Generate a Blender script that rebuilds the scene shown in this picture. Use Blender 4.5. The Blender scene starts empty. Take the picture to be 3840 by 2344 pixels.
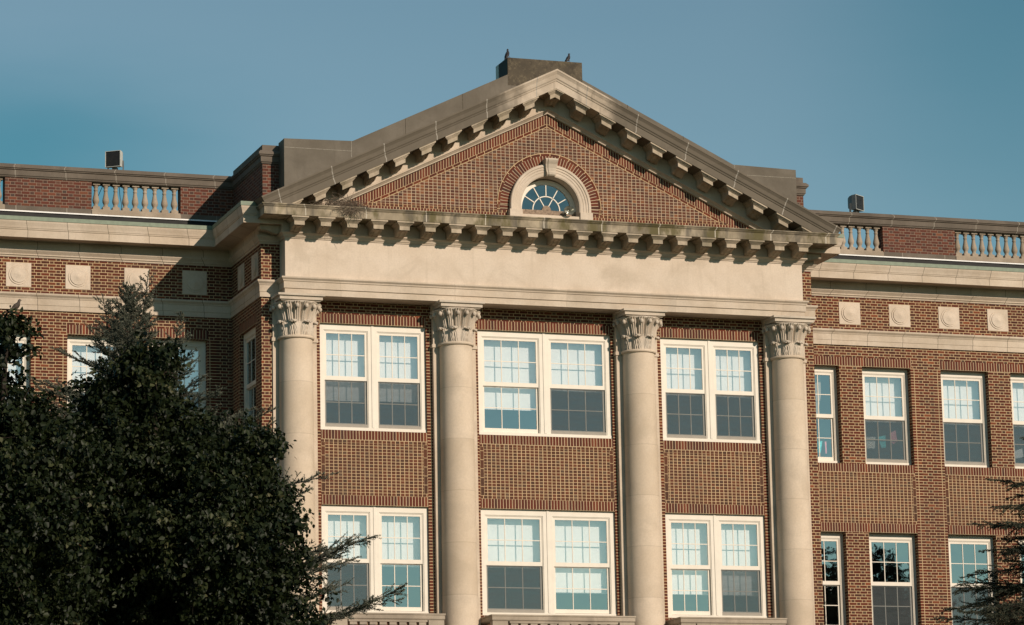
import bpy, bmesh, math, random
import numpy as np
from mathutils import Vector, Matrix
random.seed(7)
RNG = np.random.default_rng(11)
PI = math.pi
scn = bpy.context.scene
COL = scn.collection

# ------------------------------------------------------------------ materials
class NT:
    def __init__(s, name):
        s.m = bpy.data.materials.new(name); s.m.use_nodes = True
        s.t = s.m.node_tree; s.t.nodes.clear()
        s.out = s.n('ShaderNodeOutputMaterial')
    def n(s, typ, **kw):
        nd = s.t.nodes.new(typ)
        for k, v in kw.items(): setattr(nd, k, v)
        return nd
    def put(s, sock, v):
        if v is None: return
        if isinstance(v, bpy.types.NodeSocket): s.t.links.new(v, sock)
        else:
            if isinstance(v, tuple) and len(v) == 3 and sock.type == 'RGBA': v = v + (1,)
            sock.default_value = v
    def math(s, op, a, b=None, c=None, clamp=False):
        nd = s.n('ShaderNodeMath', operation=op, use_clamp=clamp)
        s.put(nd.inputs[0], a); s.put(nd.inputs[1], b); s.put(nd.inputs[2], c)
        return nd.outputs[0]
    def mix(s, f, a, b, mode='MIX'):
        nd = s.n('ShaderNodeMix', data_type='RGBA', blend_type=mode)
        s.put(nd.inputs[0], f); s.put(nd.inputs[6], a); s.put(nd.inputs[7], b)
        return nd.outputs[2]
    def ramp(s, v, stops, interp='LINEAR'):
        nd = s.n('ShaderNodeValToRGB'); nd.color_ramp.interpolation = interp
        e = nd.color_ramp.elements
        while len(e) < len(stops): e.new(0.5)
        for el, (p, c) in zip(e, stops):
            el.position = p; el.color = (c if len(c) == 4 else c + (1,)) if isinstance(c, tuple) else (c, c, c, 1)
        s.put(nd.inputs[0], v)
        return nd.outputs[0]
    def mrange(s, v, a, b, c=0.0, d=1.0, smooth=True):
        nd = s.n('ShaderNodeMapRange', interpolation_type='SMOOTHSTEP' if smooth else 'LINEAR')
        for i, x in enumerate((v, a, b, c, d)): s.put(nd.inputs[i], x)
        return nd.outputs[0]
    def pos(s):
        return s.n('ShaderNodeNewGeometry').outputs['Position']
    def scaled(s, v, sc):
        nd = s.n('ShaderNodeVectorMath', operation='MULTIPLY'); s.put(nd.inputs[0], v); s.put(nd.inputs[1], sc)
        return nd.outputs[0]
    def noise(s, v, scale, detail=4, rough=.55, dist=0.0):
        nd = s.n('ShaderNodeTexNoise'); s.put(nd.inputs['Vector'], v)
        nd.inputs['Scale'].default_value = scale; nd.inputs['Detail'].default_value = detail
        nd.inputs['Roughness'].default_value = rough; nd.inputs['Distortion'].default_value = dist
        return nd.outputs[0]
    def uv(s):
        nd = s.n('ShaderNodeUVMap'); nd.uv_map = 'UVMap'
        sp = s.n('ShaderNodeSeparateXYZ'); s.t.links.new(nd.outputs[0], sp.inputs[0])
        return sp.outputs[0], sp.outputs[1]
    def comb(s, x, y, z=0.0):
        nd = s.n('ShaderNodeCombineXYZ')
        s.put(nd.inputs[0], x); s.put(nd.inputs[1], y); s.put(nd.inputs[2], z)
        return nd.outputs[0]
    def sep(s, v):
        sp = s.n('ShaderNodeSeparateXYZ'); s.put(sp.inputs[0], v); return sp.outputs
    def wn(s, v):
        nd = s.n('ShaderNodeTexWhiteNoise', noise_dimensions='3D'); s.put(nd.inputs[0], v)
        return nd.outputs[0]
    def bump(s, h, dist=.01, strength=1.0):
        nd = s.n('ShaderNodeBump'); nd.inputs['Distance'].default_value = dist
        nd.inputs['Strength'].default_value = strength; s.put(nd.inputs['Height'], h)
        return nd.outputs[0]
    def principled(s, color, rough=.8, spec=.3, normal=None, metal=0.0):
        nd = s.n('ShaderNodeBsdfPrincipled')
        s.put(nd.inputs['Base Color'], color); s.put(nd.inputs['Roughness'], rough)
        s.put(nd.inputs['Specular IOR Level'], spec); s.put(nd.inputs['Metallic'], metal)
        if normal is not None: s.put(nd.inputs['Normal'], normal)
        return nd.outputs[0]
    def done(s, sh):
        s.t.links.new(sh, s.out.inputs[0]); return s.m

BRICKS = [(0, (.135, .046, .028)), (.22, (.17, .060, .036)), (.42, (.115, .038, .026)), (.62, (.145, .052, .034)), (.78, (.085, .040, .034)), (.92, (.27, .115, .06)), (1, (.07, .045, .042))]
HEADS = [(0, (.085, .045, .036)), (.25, (.13, .055, .037)), (.45, (.072, .052, .046)), (.65, (.15, .064, .042)), (.82, (.095, .046, .034)), (1, (.115, .092, .08))]
def brick_mat(name, mode, bw=.215, bh=.076, hw=.108, mortar=.0145, ramp=BRICKS, head=HEADS, mcol=(.60, .435, .255), stain=.25, mu=None, mul=(.88, .58, .46)):
    s = NT(name)
    u, v = s.uv()
    P = s.comb(u, v)
    wob = s.math('MULTIPLY', s.math('SUBTRACT', s.noise(P, 9, 2), .5), .012)
    u2 = s.math('ADD', u, wob)
    v2 = s.math('ADD', v, s.math('MULTIPLY', s.math('SUBTRACT', s.noise(s.comb(v, u, 3.3), 7, 2), .5), .010))
    row = s.math('FLOOR', s.math('DIVIDE', v2, bh))
    fv = s.math('SUBTRACT', v2, s.math('MULTIPLY', row, bh))
    par = s.math('FLOORED_MODULO', row, 2.0)
    if mode == 'flemish':
        per = bw + hw
        uu = s.math('ADD', u2, s.math('MULTIPLY', par, per / 2))
        k = s.math('FLOOR', s.math('DIVIDE', uu, per))
        p = s.math('SUBTRACT', uu, s.math('MULTIPLY', k, per))
        ish = s.math('GREATER_THAN', p, bw)
        fu = s.math('SUBTRACT', p, s.math('MULTIPLY', ish, bw))
        w = s.math('SUBTRACT', bw, s.math('MULTIPLY', ish, bw - hw))
        cid = s.math('ADD', s.math('MULTIPLY', k, 2.0), ish)
    else:
        uu = s.math('ADD', u2, s.math('MULTIPLY', par, bw / 2)) if mode == 'running' else u2
        cid = s.math('FLOOR', s.math('DIVIDE', uu, bw))
        fu = s.math('SUBTRACT', uu, s.math('MULTIPLY', cid, bw)); w = bw; ish = 1.0 if mode == 'grid' else 0.0
    du = s.math('MINIMUM', fu, s.math('SUBTRACT', w, fu))
    dv = s.math('MINIMUM', fv, s.math('SUBTRACT', bh, fv))
    d = s.math('MINIMUM', du, dv)
    isb = s.math('MINIMUM', s.mrange(du, (mu or mortar) * .5 - .003, (mu or mortar) * .5 + .003), s.mrange(dv, mortar * .5 - .003, mortar * .5 + .003))
    rnd = s.wn(s.comb(cid, row, 1.7))
    col = s.mix(ish, s.ramp(rnd, ramp), s.mix(1.0, s.ramp(rnd, head), (1.15, 1.45, 1.5), 'MULTIPLY')) if mode == 'flemish' else s.ramp(rnd, head if mode == 'grid' else ramp)
    fine = s.noise(P, 60, 3)
    col = s.mix(s.mrange(fine, .3, .75, 0.0, .3), col, (.05, .03, .024), 'MIX')
    mc = s.mix(s.noise(P, 1.4, 3), mcol, tuple(c * .72 for c in mcol))
    c = s.mix(isb, mc, s.mix(1.0, s.mix(s.math('MULTIPLY', s.wn(s.comb(row, cid, 5.1)), .45), col, (.035, .02, .018)), mul, 'MULTIPLY'))
    big = s.noise(P, .45, 4)
    c = s.mix(s.math('MULTIPLY', s.mrange(big, .45, .75), stain), c, (.055, .045, .038))
    eff = s.noise(s.comb(s.math('MULTIPLY', u, 1.3), s.math('MULTIPLY', v, .5), 9.0), 1.1, 5, .65)
    c = s.mix(s.mrange(eff, .66, .82, 0, .35), c, (.42, .33, .25))
    h = s.math('ADD', s.math('MULTIPLY', isb, .8), s.math('MULTIPLY', fine, .2))
    return s.done(s.principled(c, .88, .2, s.bump(h, .007, .8)))

def stone_mat(name, base=(.60, .50, .40), base2=(.53, .43, .33), dirt=.3, dirtcol=(.17, .145, .115), joint=0.0, jw=.012, jcol=(.14, .11, .085), jalong=0, streak=.5, apex=False, moss=0.0, drum=0.0, rough=.8, speck=None):
    s = NT(name)
    P = s.pos(); u, v = s.uv()
    c = s.mix(s.mrange(s.noise(P, 1.3, 5, .6), .35, .65), base, base2)
    c = s.mix(s.mrange(s.noise(P, 24, 4, .6), .3, .75, 0, .28), c, tuple(x * .62 for x in base))
    st = s.noise(s.scaled(P, (3.2, 3.2, .35)), 1.6, 5, .6)
    c = s.mix(s.mrange(st, .52, .76, 0, dirt * streak), c, dirtcol)
    pat = s.noise(P, .9, 6, .62, .6)
    dm = s.mrange(pat, .46, .66)
    if apex:      # weathered grey crust, washed clean round the apex stone
        x = s.math('ABSOLUTE', s.math('ADD', s.sep(P)[0], s.math('MULTIPLY', s.math('SUBTRACT', s.noise(P, 1.5, 4), .5), 2.2)))
        dm = s.math('ADD', s.math('MULTIPLY', dm, .25), s.mrange(x, .7, 1.9, 0, .97), clamp=True)
    c = s.mix(s.math('MULTIPLY', dm, dirt), c, dirtcol)
    if moss:
        mm = s.noise(s.scaled(P, (1.0, 1.0, .4)), 1.35, 5, .65)
        c = s.mix(s.mrange(mm, .46, .60, 0, moss), c, (.105, .088, .035))
        mm2 = s.noise(s.scaled(P, (1.6, 1.6, .3)), 1.9, 5, .6)
        c = s.mix(s.mrange(mm2, .52, .66, 0, moss * .8), c, (.09, .08, .066))
    if speck:
        c = s.mix(s.mrange(s.noise(P, 15, 4, .7), .52, .66, 0, .42), c, speck)
        c = s.mix(s.mrange(s.noise(P, 4.5, 5, .7), .52, .64, 0, .5), c, tuple(x * .35 for x in base))
    h = s.noise(P, 40, 4)
    if drum:
        z = s.math('DIVIDE', s.math('ADD', s.sep(P)[2], drum * .3), drum)
        k = s.math('FLOOR', z)
        rnd = s.wn(s.comb(k, s.math('FLOOR', s.math('MULTIPLY', s.sep(P)[0], .5)), 0.3))
        c = s.mix(s.mrange(rnd, 0, 1, 0, .32, False), c, (.40, .31, .215))
        fz = s.math('SUBTRACT', z, k)
        c = s.mix(s.math('MULTIPLY', s.math('LESS_THAN', fz, .012 / drum), .45), c, (.28, .22, .16))
    if joint:
        q = u if jalong == 0 else v
        t = s.math('DIVIDE', s.math('ADD', q, 100.37 + s_wob(s, P)), joint) if False else s.math('DIVIDE', s.math('ADD', s.math('ADD', q, 100.37), s.math('MULTIPLY', s.math('SUBTRACT', s.noise(P, 14, 2), .5), .012)), joint)
        ft = s.math('FRACT', t)
        jm = s.math('LESS_THAN', ft, jw / joint)
        rnd = s.wn(s.comb(s.math('FLOOR', t), 0.0, 4.4))
        c = s.mix(s.math('MULTIPLY', rnd, .30), c, s.mix(1.0, c, (.62, .62, .62), 'MULTIPLY'))
        c = s.mix(jm, c, jcol)
    return s.done(s.principled(c, rough, .25, s.bump(h, .004, .5)))

def plain_mat(name, col, rough=.6, spec=.4, var=.15, metal=0.0, nscale=8):
    s = NT(name)
    P = s.pos()
    c = s.mix(s.mrange(s.noise(P, nscale, 5, .6), .35, .7), col, tuple(x * (1 - var) for x in col))
    return s.done(s.principled(c, rough, spec, None, metal))

M = {}
M['flemish'] = brick_mat('brick_flemish_bond', 'flemish')
M['grid'] = brick_mat('brick_header_grid', 'grid', bw=.112, bh=.0765, mortar=.0135, mu=.0185, ramp=HEADS, mcol=(.60, .425, .25), mul=(1.12, .86, .66))
M['edge'] = brick_mat('brick_panel_edge', 'stack', bw=.10, bh=.222, mortar=.014, ramp=HEADS, mcol=(.60, .425, .25), mul=(1.04, .90, .72))
M['tymp'] = brick_mat('brick_tympanum_headers', 'grid', bw=.112, bh=.0765, mortar=.0125, mu=.015, mul=(1.05, .88, .76), mcol=(.56, .43, .30), head=[(0, (.13, .052, .032)), (.3, (.17, .07, .042)), (.5, (.085, .048, .040)), (.7, (.15, .058, .036)), (.78, (.11, .085, .075)), (.92, (.24, .11, .055)), (1, (.28, .14, .07))])
SOLD = [(0, (.16, .052, .030)), (.3, (.125, .040, .026)), (.55, (.18, .062, .036)), (.75, (.11, .050, .038)), (.84, (.085, .05, .042)), (.93, (.26, .10, .05)), (1, (.12, .085, .07))]
M['soldier'] = brick_mat('brick_soldier_course', 'stack', bw=.078, bh=3.0, mortar=.016, ramp=SOLD, mcol=(.60, .46, .29), mul=(.92, .62, .56))
M['stack'] = brick_mat('brick_stacked_stretchers', 'stack', bw=.231, bh=.076, mortar=.018, ramp=SOLD)
M['parapet'] = brick_mat('brick_parapet', 'flemish', mortar=.012, mul=(.88, .72, .68), mcol=(.30, .215, .16), ramp=[(0, (.17, .062, .040)), (.35, (.14, .050, .036)), (.6, (.21, .085, .05)), (.85, (.12, .045, .034)), (1, (.25, .11, .06))])
M['arch'] = brick_mat('brick_arch_ring', 'stack', bw=.078, bh=3.0, mortar=.015, ramp=SOLD, mcol=(.58, .46, .31), mul=(.92, .66, .6))
M['stone'] = stone_mat('limestone_clean', dirt=.18, joint=2.9, jw=.008, jcol=(.36, .29, .22))
M['frieze'] = stone_mat('limestone_frieze', base=(.625, .525, .43), base2=(.57, .47, .375), dirt=.28, streak=.9, dirtcol=(.30, .235, .165))
M['wingstone'] = stone_mat('limestone_wing_blocks', dirt=.26, joint=1.05, jw=.014, jcol=(.16, .13, .10), dirtcol=(.24, .18, .12))
M['bracket'] = stone_mat('limestone_bracket', base=(.50, .41, .315), base2=(.42, .34, .25), dirt=.55, dirtcol=(.18, .15, .105), moss=.3)
M['corona'] = stone_mat('limestone_stained_corona', base=(.46, .38, .275), base2=(.27, .22, .155), dirt=.8, dirtcol=(.115, .095, .07), joint=1.38, jw=.022, jcol=(.46, .41, .34), moss=.9)
M['raking'] = stone_mat('limestone_raking_weathered', dirt=1.0, dirtcol=(.128, .106, .080), joint=1.42, jw=.022, jcol=(.33, .30, .26), apex=True, streak=.6)
M['concrete'] = stone_mat('gable_concrete', base=(.158, .136, .108), base2=(.125, .106, .082), dirt=.45, dirtcol=(.085, .07, .054), streak=.9)
M['lichen'] = stone_mat('chimney_lichen_concrete', base=(.088, .070, .048), base2=(.056, .045, .032), dirt=.4, dirtcol=(.15, .12, .07), streak=.2, speck=(.185, .15, .095))
M['coping'] = stone_mat('parapet_coping_stone', base=(.165, .135, .108), base2=(.125, .102, .080), dirt=.5, dirtcol=(.085, .068, .053), joint=1.27, jw=.02, jcol=(.26, .23, .19))
M['column'] = stone_mat('limestone_column_drums', base=(.655, .54, .425), base2=(.60, .485, .37), dirt=.16, drum=1.27)
M['capital'] = stone_mat('limestone_capital', base=(.565, .485, .40), base2=(.52, .435, .345), dirt=.22)
M['baluster'] = stone_mat('baluster_stone', base=(.40, .325, .25), base2=(.29, .23, .17), dirt=.35, dirtcol=(.2, .165, .13))
M['balcony'] = stone_mat('balcony_stone', base=(.42, .35, .275), base2=(.34, .28, .215), dirt=.5, dirtcol=(.18, .15, .12), streak=1.0)
M['paint'] = plain_mat('window_paint', (.70, .64, .55), .5, .4, .07, nscale=3)
M['paint_grey'] = plain_mat('window_sash_grey', (.30, .27, .23), .6, .3, .1)
M['wood'] = plain_mat('weathered_wood', (.30, .22, .16), .8, .2, .45, nscale=22)
M['gutter'] = plain_mat('gutter_green_paint', (.185, .23, .165), .55, .35, .2)
M['membrane'] = plain_mat('black_roof_membrane', (.022, .021, .021), .7, .3, .4, nscale=3)
M['pointing'] = plain_mat('pale_pointing', (.34, .31, .26), .9, .1, .4, nscale=30)
M['flashing'] = plain_mat('white_flashing', (.85, .83, .80), .35, .5, .12)
M['blind'] = plain_mat('white_blind', (.93, .93, .92), .8, .2, .03)
M['curtain'] = plain_mat('grey_curtain', (.42, .40, .36), .9, .1, .15)
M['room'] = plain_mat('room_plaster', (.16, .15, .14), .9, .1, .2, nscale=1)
M['roof'] = plain_mat('flat_roof_gravel', (.12, .11, .10), .95, .1, .3)
M['metal_dark'] = plain_mat('floodlight_housing', (.20, .20, .19), .45, .5, .25, .3)
M['metal_pale'] = plain_mat('floodlight_pale_side', (.50, .50, .46), .5, .4, .15)
M['lens'] = plain_mat('floodlight_front', (.022, .018, .016), .35, .4, .3)
M['horn'] = plain_mat('horn_metal', (.42, .42, .37), .3, .5, .2, .6)
M['twig'] = plain_mat('nest_twig', (.20, .155, .115), .9, .1, .6, nscale=40)
M['bird'] = plain_mat('pigeon_feathers', (.035, .032, .036), .6, .3, .5, nscale=30)
M['bird2'] = plain_mat('brown_bird_feathers', (.075, .058, .045), .7, .3, .5, nscale=30)
M['leg'] = plain_mat('bird_leg', (.10, .05, .045), .7)
M['cable'] = plain_mat('cable_black', (.02, .02, .02), .6)
M['bark'] = plain_mat('tree_bark', (.035, .028, .022), .9, .1, .5, nscale=12)
M['bark_pale'] = plain_mat('conifer_twig_bark', (.075, .07, .055), .9, .1, .4, nscale=12)

def screen_mat():
    s = NT('insect_screen')
    P = s.pos()
    n = s.noise(s.scaled(P, (1.0, 1.0, 6.0)), 2.2, 4)
    tr = s.n('ShaderNodeBsdfTransparent'); tr.inputs[0].default_value = (.86, .88, .9, 1)
    df = s.n('ShaderNodeBsdfDiffuse'); s.put(df.inputs[0], s.mix(n, (.075, .092, .098), (.115, .128, .132)))
    mx = s.n('ShaderNodeMixShader'); s.put(mx.inputs[0], s.mrange(n, .2, .8, .40, .52))
    s.t.links.new(tr.outputs[0], mx.inputs[1]); s.t.links.new(df.outputs[0], mx.inputs[2])
    return s.done(mx.outputs[0])
M['screen'] = screen_mat()
def glass_mat(name, ior=2.35, tint=(.86, 1.0, 1.0), wav=.02, trans=(.92, .95, .95)):
    s = NT(name)
    P = s.pos()
    nrm = s.bump(s.noise(P, 1.6, 2, .5), .05, wav)
    tr = s.n('ShaderNodeBsdfTransparent'); tr.inputs[0].default_value = trans + (1,)
    gl = s.n('ShaderNodeBsdfGlossy'); gl.inputs['Roughness'].default_value = .015; s.put(gl.inputs[0], tint); s.put(gl.inputs['Normal'], nrm)
    lw = s.n('ShaderNodeLayerWeight'); lw.inputs[0].default_value = .5
    r0 = ((ior - 1) / (ior + 1)) ** 2
    mx = s.n('ShaderNodeMixShader'); s.put(mx.inputs[0], s.math('MULTIPLY_ADD', s.math('POWER', lw.outputs['Facing'], 5.0), 1 - r0, r0))
    s.t.links.new(tr.outputs[0], mx.inputs[1]); s.t.links.new(gl.outputs[0], mx.inputs[2])
    return s.done(mx.outputs[0])
M['glass'] = glass_mat('window_glass', 3.9, (.86, .97, 1.0), .05, (1.0, 1.0, 1.0))
M['fanglass'] = glass_mat('dusty_fan_glass', 3.0, (.66, .80, .84), .12)
def leaf_mat(name, stops, rough=.5, spec=.35, trans=.25):
    s = NT(name)
    at = s.n('ShaderNodeAttribute'); at.attribute_name = 'tone'
    c = s.ramp(at.outputs['Fac'], stops)
    p = s.principled(c, rough, spec)
    tl = s.n('ShaderNodeBsdfTranslucent'); s.put(tl.inputs[0], c)
    mx = s.n('ShaderNodeMixShader'); mx.inputs[0].default_value = trans
    s.t.links.new(p, mx.inputs[1]); s.t.links.new(tl.outputs[0], mx.inputs[2])
    return s.done(mx.outputs[0])
M['leaf'] = leaf_mat('broad_leaves', [(0, (.006, .010, .003)), (.4, (.012, .019, .006)), (.7, (.023, .031, .010)), (.88, (.048, .056, .022)), (.97, (.10, .098, .048)), (1, (.14, .06, .02))], .5, .22)
M['needle'] = leaf_mat('blue_cedar_needles', [(0, (.075, .085, .064)), (.5, (.12, .128, .095)), (1, (.20, .195, .14))], .6, .2, .15)
M['needle_dark'] = leaf_mat('dark_cedar_needles', [(0, (.032, .042, .029)), (.5, (.062, .070, .048)), (1, (.13, .125, .08))], .6, .2, .15)
def paper_mat(name, a, b):
    s = NT(name)
    P = s.pos()
    n = s.noise(P, 34, 3, .6)
    c = s.mix(s.mrange(n, .46, .54), a, b)
    return s.done(s.principled(c, .45, .5))
M['p_white'] = paper_mat('white_cut_paper', (.92, .91, .86), (.45, .45, .43))
M['p_teal'] = paper_mat('teal_cut_paper', (.04, .80, .82), (.02, .40, .46))
M['p_pink'] = paper_mat('pink_cut_paper', (.92, .34, .42), (.70, .22, .28))
def ground_mat():
    s = NT('lawn_and_soil'); P = s.pos()
    return s.done(s.principled(s.mix(s.noise(P, .4, 6), (.045, .06, .025), (.09, .08, .05)), .95, .1))
M['ground'] = ground_mat()

# ------------------------------------------------------------------ mesh builder
class MB:
    def __init__(s): s.v = []; s.f = []; s.uv = []; s.mi = []; s.sm = []; s.mats = []
    def mat(s, k):
        if k not in s.mats: s.mats.append(k)
        return s.mats.index(k)
    def face(s, pts, uvs=None, m='stone', smooth=False):
        b = len(s.v); s.v += [tuple(p) for p in pts]
        s.f.append(tuple(range(b, b + len(pts))))
        if uvs is None:
            a = Vector(pts[1]) - Vector(pts[0]); c = Vector(pts[-1]) - Vector(pts[0]); n = a.cross(c)
            ax = max(range(3), key=lambda i: abs(n[i]))
            uvs = [(p[1], p[2]) if ax == 0 else (p[0], p[2]) if ax == 1 else (p[0], p[1]) for p in pts]
        s.uv += [tuple(q) for q in uvs]; s.mi.append(s.mat(m)); s.sm.append(smooth)
    def box(s, x0, x1, y0, y1, z0, z1, m='stone', T=None, skip=''):
        c = [(x0, y0, z0), (x1, y0, z0), (x1, y1, z0), (x0, y1, z0), (x0, y0, z1), (x1, y0, z1), (x1, y1, z1), (x0, y1, z1)]
        if T: c = [T(*p) for p in c]
        for nm, q in (('f', (0, 1, 5, 4)), ('r', (1, 2, 6, 5)), ('k', (2, 3, 7, 6)), ('l', (3, 0, 4, 7)), ('t', (4, 5, 6, 7)), ('b', (3, 2, 1, 0))):
            if nm in skip: continue
            s.face([c[i] for i in q], None, m)
    def grid(s, rows, m, smooth=True, closed=False, uvs=None, u_scale=1.0):
        nr = len(rows); nc = len(rows[0]); b = len(s.v); mi = s.mat(m)
        for r in rows: s.v += [tuple(p) for p in r]
        for i in range(nr - 1):
            for j in range(nc if closed else nc - 1):
                k = (j + 1) % nc
                s.f.append((b + i * nc + j, b + i * nc + k, b + (i + 1) * nc + k, b + (i + 1) * nc + j))
                if uvs: s.uv += [uvs[i][j], uvs[i][j + 1 if closed else k], uvs[i + 1][j + 1 if closed else k], uvs[i + 1][j]]
                else: s.uv += [(j * .05, i * .05), ((j + 1) * .05, i * .05), ((j + 1) * .05, (i + 1) * .05), (j * .05, (i + 1) * .05)]
                s.mi.append(mi); s.sm.append(smooth)
    def lathe(s, prof, c, m, n=24, smooth=True, caps=True, a0=0, a1=2 * PI):
        full = abs(a1 - a0 - 2 * PI) < 1e-6
        cnt = n if full else n + 1
        rows = [[(c[0] + r * math.cos(a0 + (a1 - a0) * i / n), c[1] + r * math.sin(a0 + (a1 - a0) * i / n), c[2] + z) for i in range(cnt)] for r, z in prof]
        s.grid(rows, m, smooth, closed=full)
        if caps and full:
            s.face(rows[0][::-1], [(0, 0)] * cnt, m); s.face(rows[-1], [(0, 0)] * cnt, m)
    def tube(s, pts, rad, m, n=6, smooth=True, cap=True):
        pts = [Vector(p) for p in pts]
        rows = []
        for i, p in enumerate(pts):
            d = (pts[min(i + 1, len(pts) - 1)] - pts[max(i - 1, 0)]).normalized()
            a = d.cross(Vector((0, 0, 1)) if abs(d.z) < .9 else Vector((1, 0, 0))).normalized(); b = d.cross(a)
            r = rad[i] if isinstance(rad, (list, tuple)) else rad
            rows.append([tuple(p + a * (r * math.cos(2 * PI * k / n)) + b * (r * math.sin(2 * PI * k / n))) for k in range(n)])
        s.grid(rows, m, smooth, closed=True)
        if cap:
            s.face(rows[0], [(0, 0)] * n, m); s.face(rows[-1], [(0, 0)] * n, m)
    def sweep(s, Ps, Us, Vs, prof, m, closed=True, caps=True, smooth=False, u0=0.0):
        L = [u0]
        for a, b in zip(Ps, Ps[1:]): L.append(L[-1] + (Vector(b) - Vector(a)).length)
        pr = prof + [prof[0]] if closed else prof
        vl = [0.0]
        for a, b in zip(pr, pr[1:]): vl.append(vl[-1] + math.hypot(b[0] - a[0], b[1] - a[1]))
        X = [[tuple(Vector(P) + Vector(U) * a + Vector(V) * b) for a, b in pr] for P, U, V in zip(Ps, Us, Vs)]
        for i in range(len(Ps) - 1):
            for j in range(len(pr) - 1):
                s.face([X[i][j], X[i + 1][j], X[i + 1][j + 1], X[i][j + 1]], [(L[i], vl[j]), (L[i + 1], vl[j]), (L[i + 1], vl[j + 1]), (L[i], vl[j + 1])], m, smooth)
        if caps and closed:
            for e in (0, -1):
                s.face(X[e][:-1], [(p[0], p[1]) for p in prof], m)
    def sweep_xy(s, path, prof, m, u0=None, **kw):
        """horizontal run: prof = (outward distance, z); outward is to the right of the walking direction"""
        n = []
        for a, b in zip(path, path[1:]):
            d = Vector((b[0] - a[0], b[1] - a[1])).normalized(); n.append(Vector((d.y, -d.x)))
        Us = []
        for i in range(len(path)):
            if i == 0: w = n[0]
            elif i == len(path) - 1: w = n[-1]
            else: w = (n[i - 1] + n[i]) / (1 + n[i - 1].dot(n[i]))
            Us.append((w.x, w.y, 0))
        s.sweep([(p[0], p[1], 0) for p in path], Us, [(0, 0, 1)] * len(path), prof, m, u0=path[0][0] if u0 is None else u0, **kw)
    def build(s, name, parent=None, clip=None, merge=False, sharp=None):
        me = bpy.data.meshes.new(name)
        me.from_pydata(s.v, [], s.f)
        uvl = me.uv_layers.new(name='UVMap')
        uvl.data.foreach_set('uv', np.array(s.uv, dtype=np.float32).ravel())
        for k in s.mats: me.materials.append(M[k])
        me.polygons.foreach_set('material_index', np.array(s.mi, dtype=np.int32))
        me.polygons.foreach_set('use_smooth', np.array(s.sm, dtype=bool))
        if clip or merge or sharp is not None:
            bm = bmesh.new(); bm.from_mesh(me)
            if merge or clip: bmesh.ops.remove_doubles(bm, verts=bm.verts, dist=1e-4)
            for co, no in (clip or []):
                g = bmesh.ops.bisect_plane(bm, geom=bm.verts[:] + bm.edges[:] + bm.faces[:], plane_co=co, plane_no=no, clear_outer=True, dist=1e-5)
                ed = [e for e in g['geom_cut'] if isinstance(e, bmesh.types.BMEdge)]
                bmesh.ops.holes_fill(bm, edges=ed, sides=0)
            bmesh.ops.recalc_face_normals(bm, faces=bm.faces)
            bm.to_mesh(me); bm.free()
        if sharp is not None: me.set_sharp_from_angle(angle=math.radians(sharp))
        me.update()
        o = bpy.data.objects.new(name, me); COL.objects.link(o)
        if parent: o.parent = parent
        return o
def empty(name, loc=(0, 0, 0)):
    o = bpy.data.objects.new(name, None); o.location = loc; COL.objects.link(o); o.empty_display_size = .3; return o
def tag(o, label, cat, group=None):
    o['label'] = label; o['category'] = cat
    if group: o['group'] = group
    return o
def copy_tree(o, parent=None, loc=None):
    c = o.copy(); COL.objects.link(c); c.parent = parent
    if loc is not None: c.location = loc
    for ch in list(o.children): copy_tree(ch, c)
    return c

# ------------------------------------------------------------------ walls
def wall_grid(mb, T, u0, u1, z0, z1, openings, regions, base, depth=.3):
    """flat wall in (u, z) with true openings; regions pick the brickwork; openings get jambs of the given depth"""
    us = sorted({u0, u1, *[o[i] for o in openings for i in (0, 1)], *[r[i] for r in regions for i in (0, 1)]})
    zs = sorted({z0, z1, *[o[i] for o in openings for i in (2, 3)], *[r[i] for r in regions for i in (2, 3)]})
    us = [u for u in us if u0 <= u <= u1]; zs = [z for z in zs if z0 <= z <= z1]
    for a, b in zip(us, us[1:]):
        run = None
        for c, d in zip(zs, zs[1:]):
            mu, mz = (a + b) / 2, (c + d) / 2
            hole = any(o[0] < mu < o[1] and o[2] < mz < o[3] for o in openings)
            mt = base; voff = 0; uoff = 0
            for r in regions:
                if r[0] < mu < r[1] and r[2] < mz < r[3] and mt != 'edge':
                    mt = r[4]; voff = r[2] if mt in ('grid', 'soldier', 'edge') else 0; uoff = r[0] if mt == 'edge' else 0
            if hole: mt = None
            if mt: mb.face([T(a, 0, c), T(b, 0, c), T(b, 0, d), T(a, 0, d)], [(a - uoff, c - voff), (b - uoff, c - voff), (b - uoff, d - voff), (a - uoff, d - voff)], mt)
    for o in openings:
        a, b, c, d = o[:4]
        mb.face([T(a, 0, c), T(a, depth, c), T(a, depth, d), T(a, 0, d)], [(0, c), (depth, c), (depth, d), (0, d)], base)
        mb.face([T(b, 0, c), T(b, depth, c), T(b, depth, d), T(b, 0, d)], [(0, c), (depth, c), (depth, d), (0, d)], base)
        mb.face([T(a, 0, d), T(a, depth, d), T(b, depth, d), T(b, 0, d)], [(a, 0), (a, depth), (b, depth), (b, 0)], 'soldier')
        mb.face([T(a, 0, c), T(a, depth, c), T(b, depth, c), T(b, 0, c)], [(a, 0), (a, depth), (b, depth), (b, 0)], 'soldier')

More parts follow.
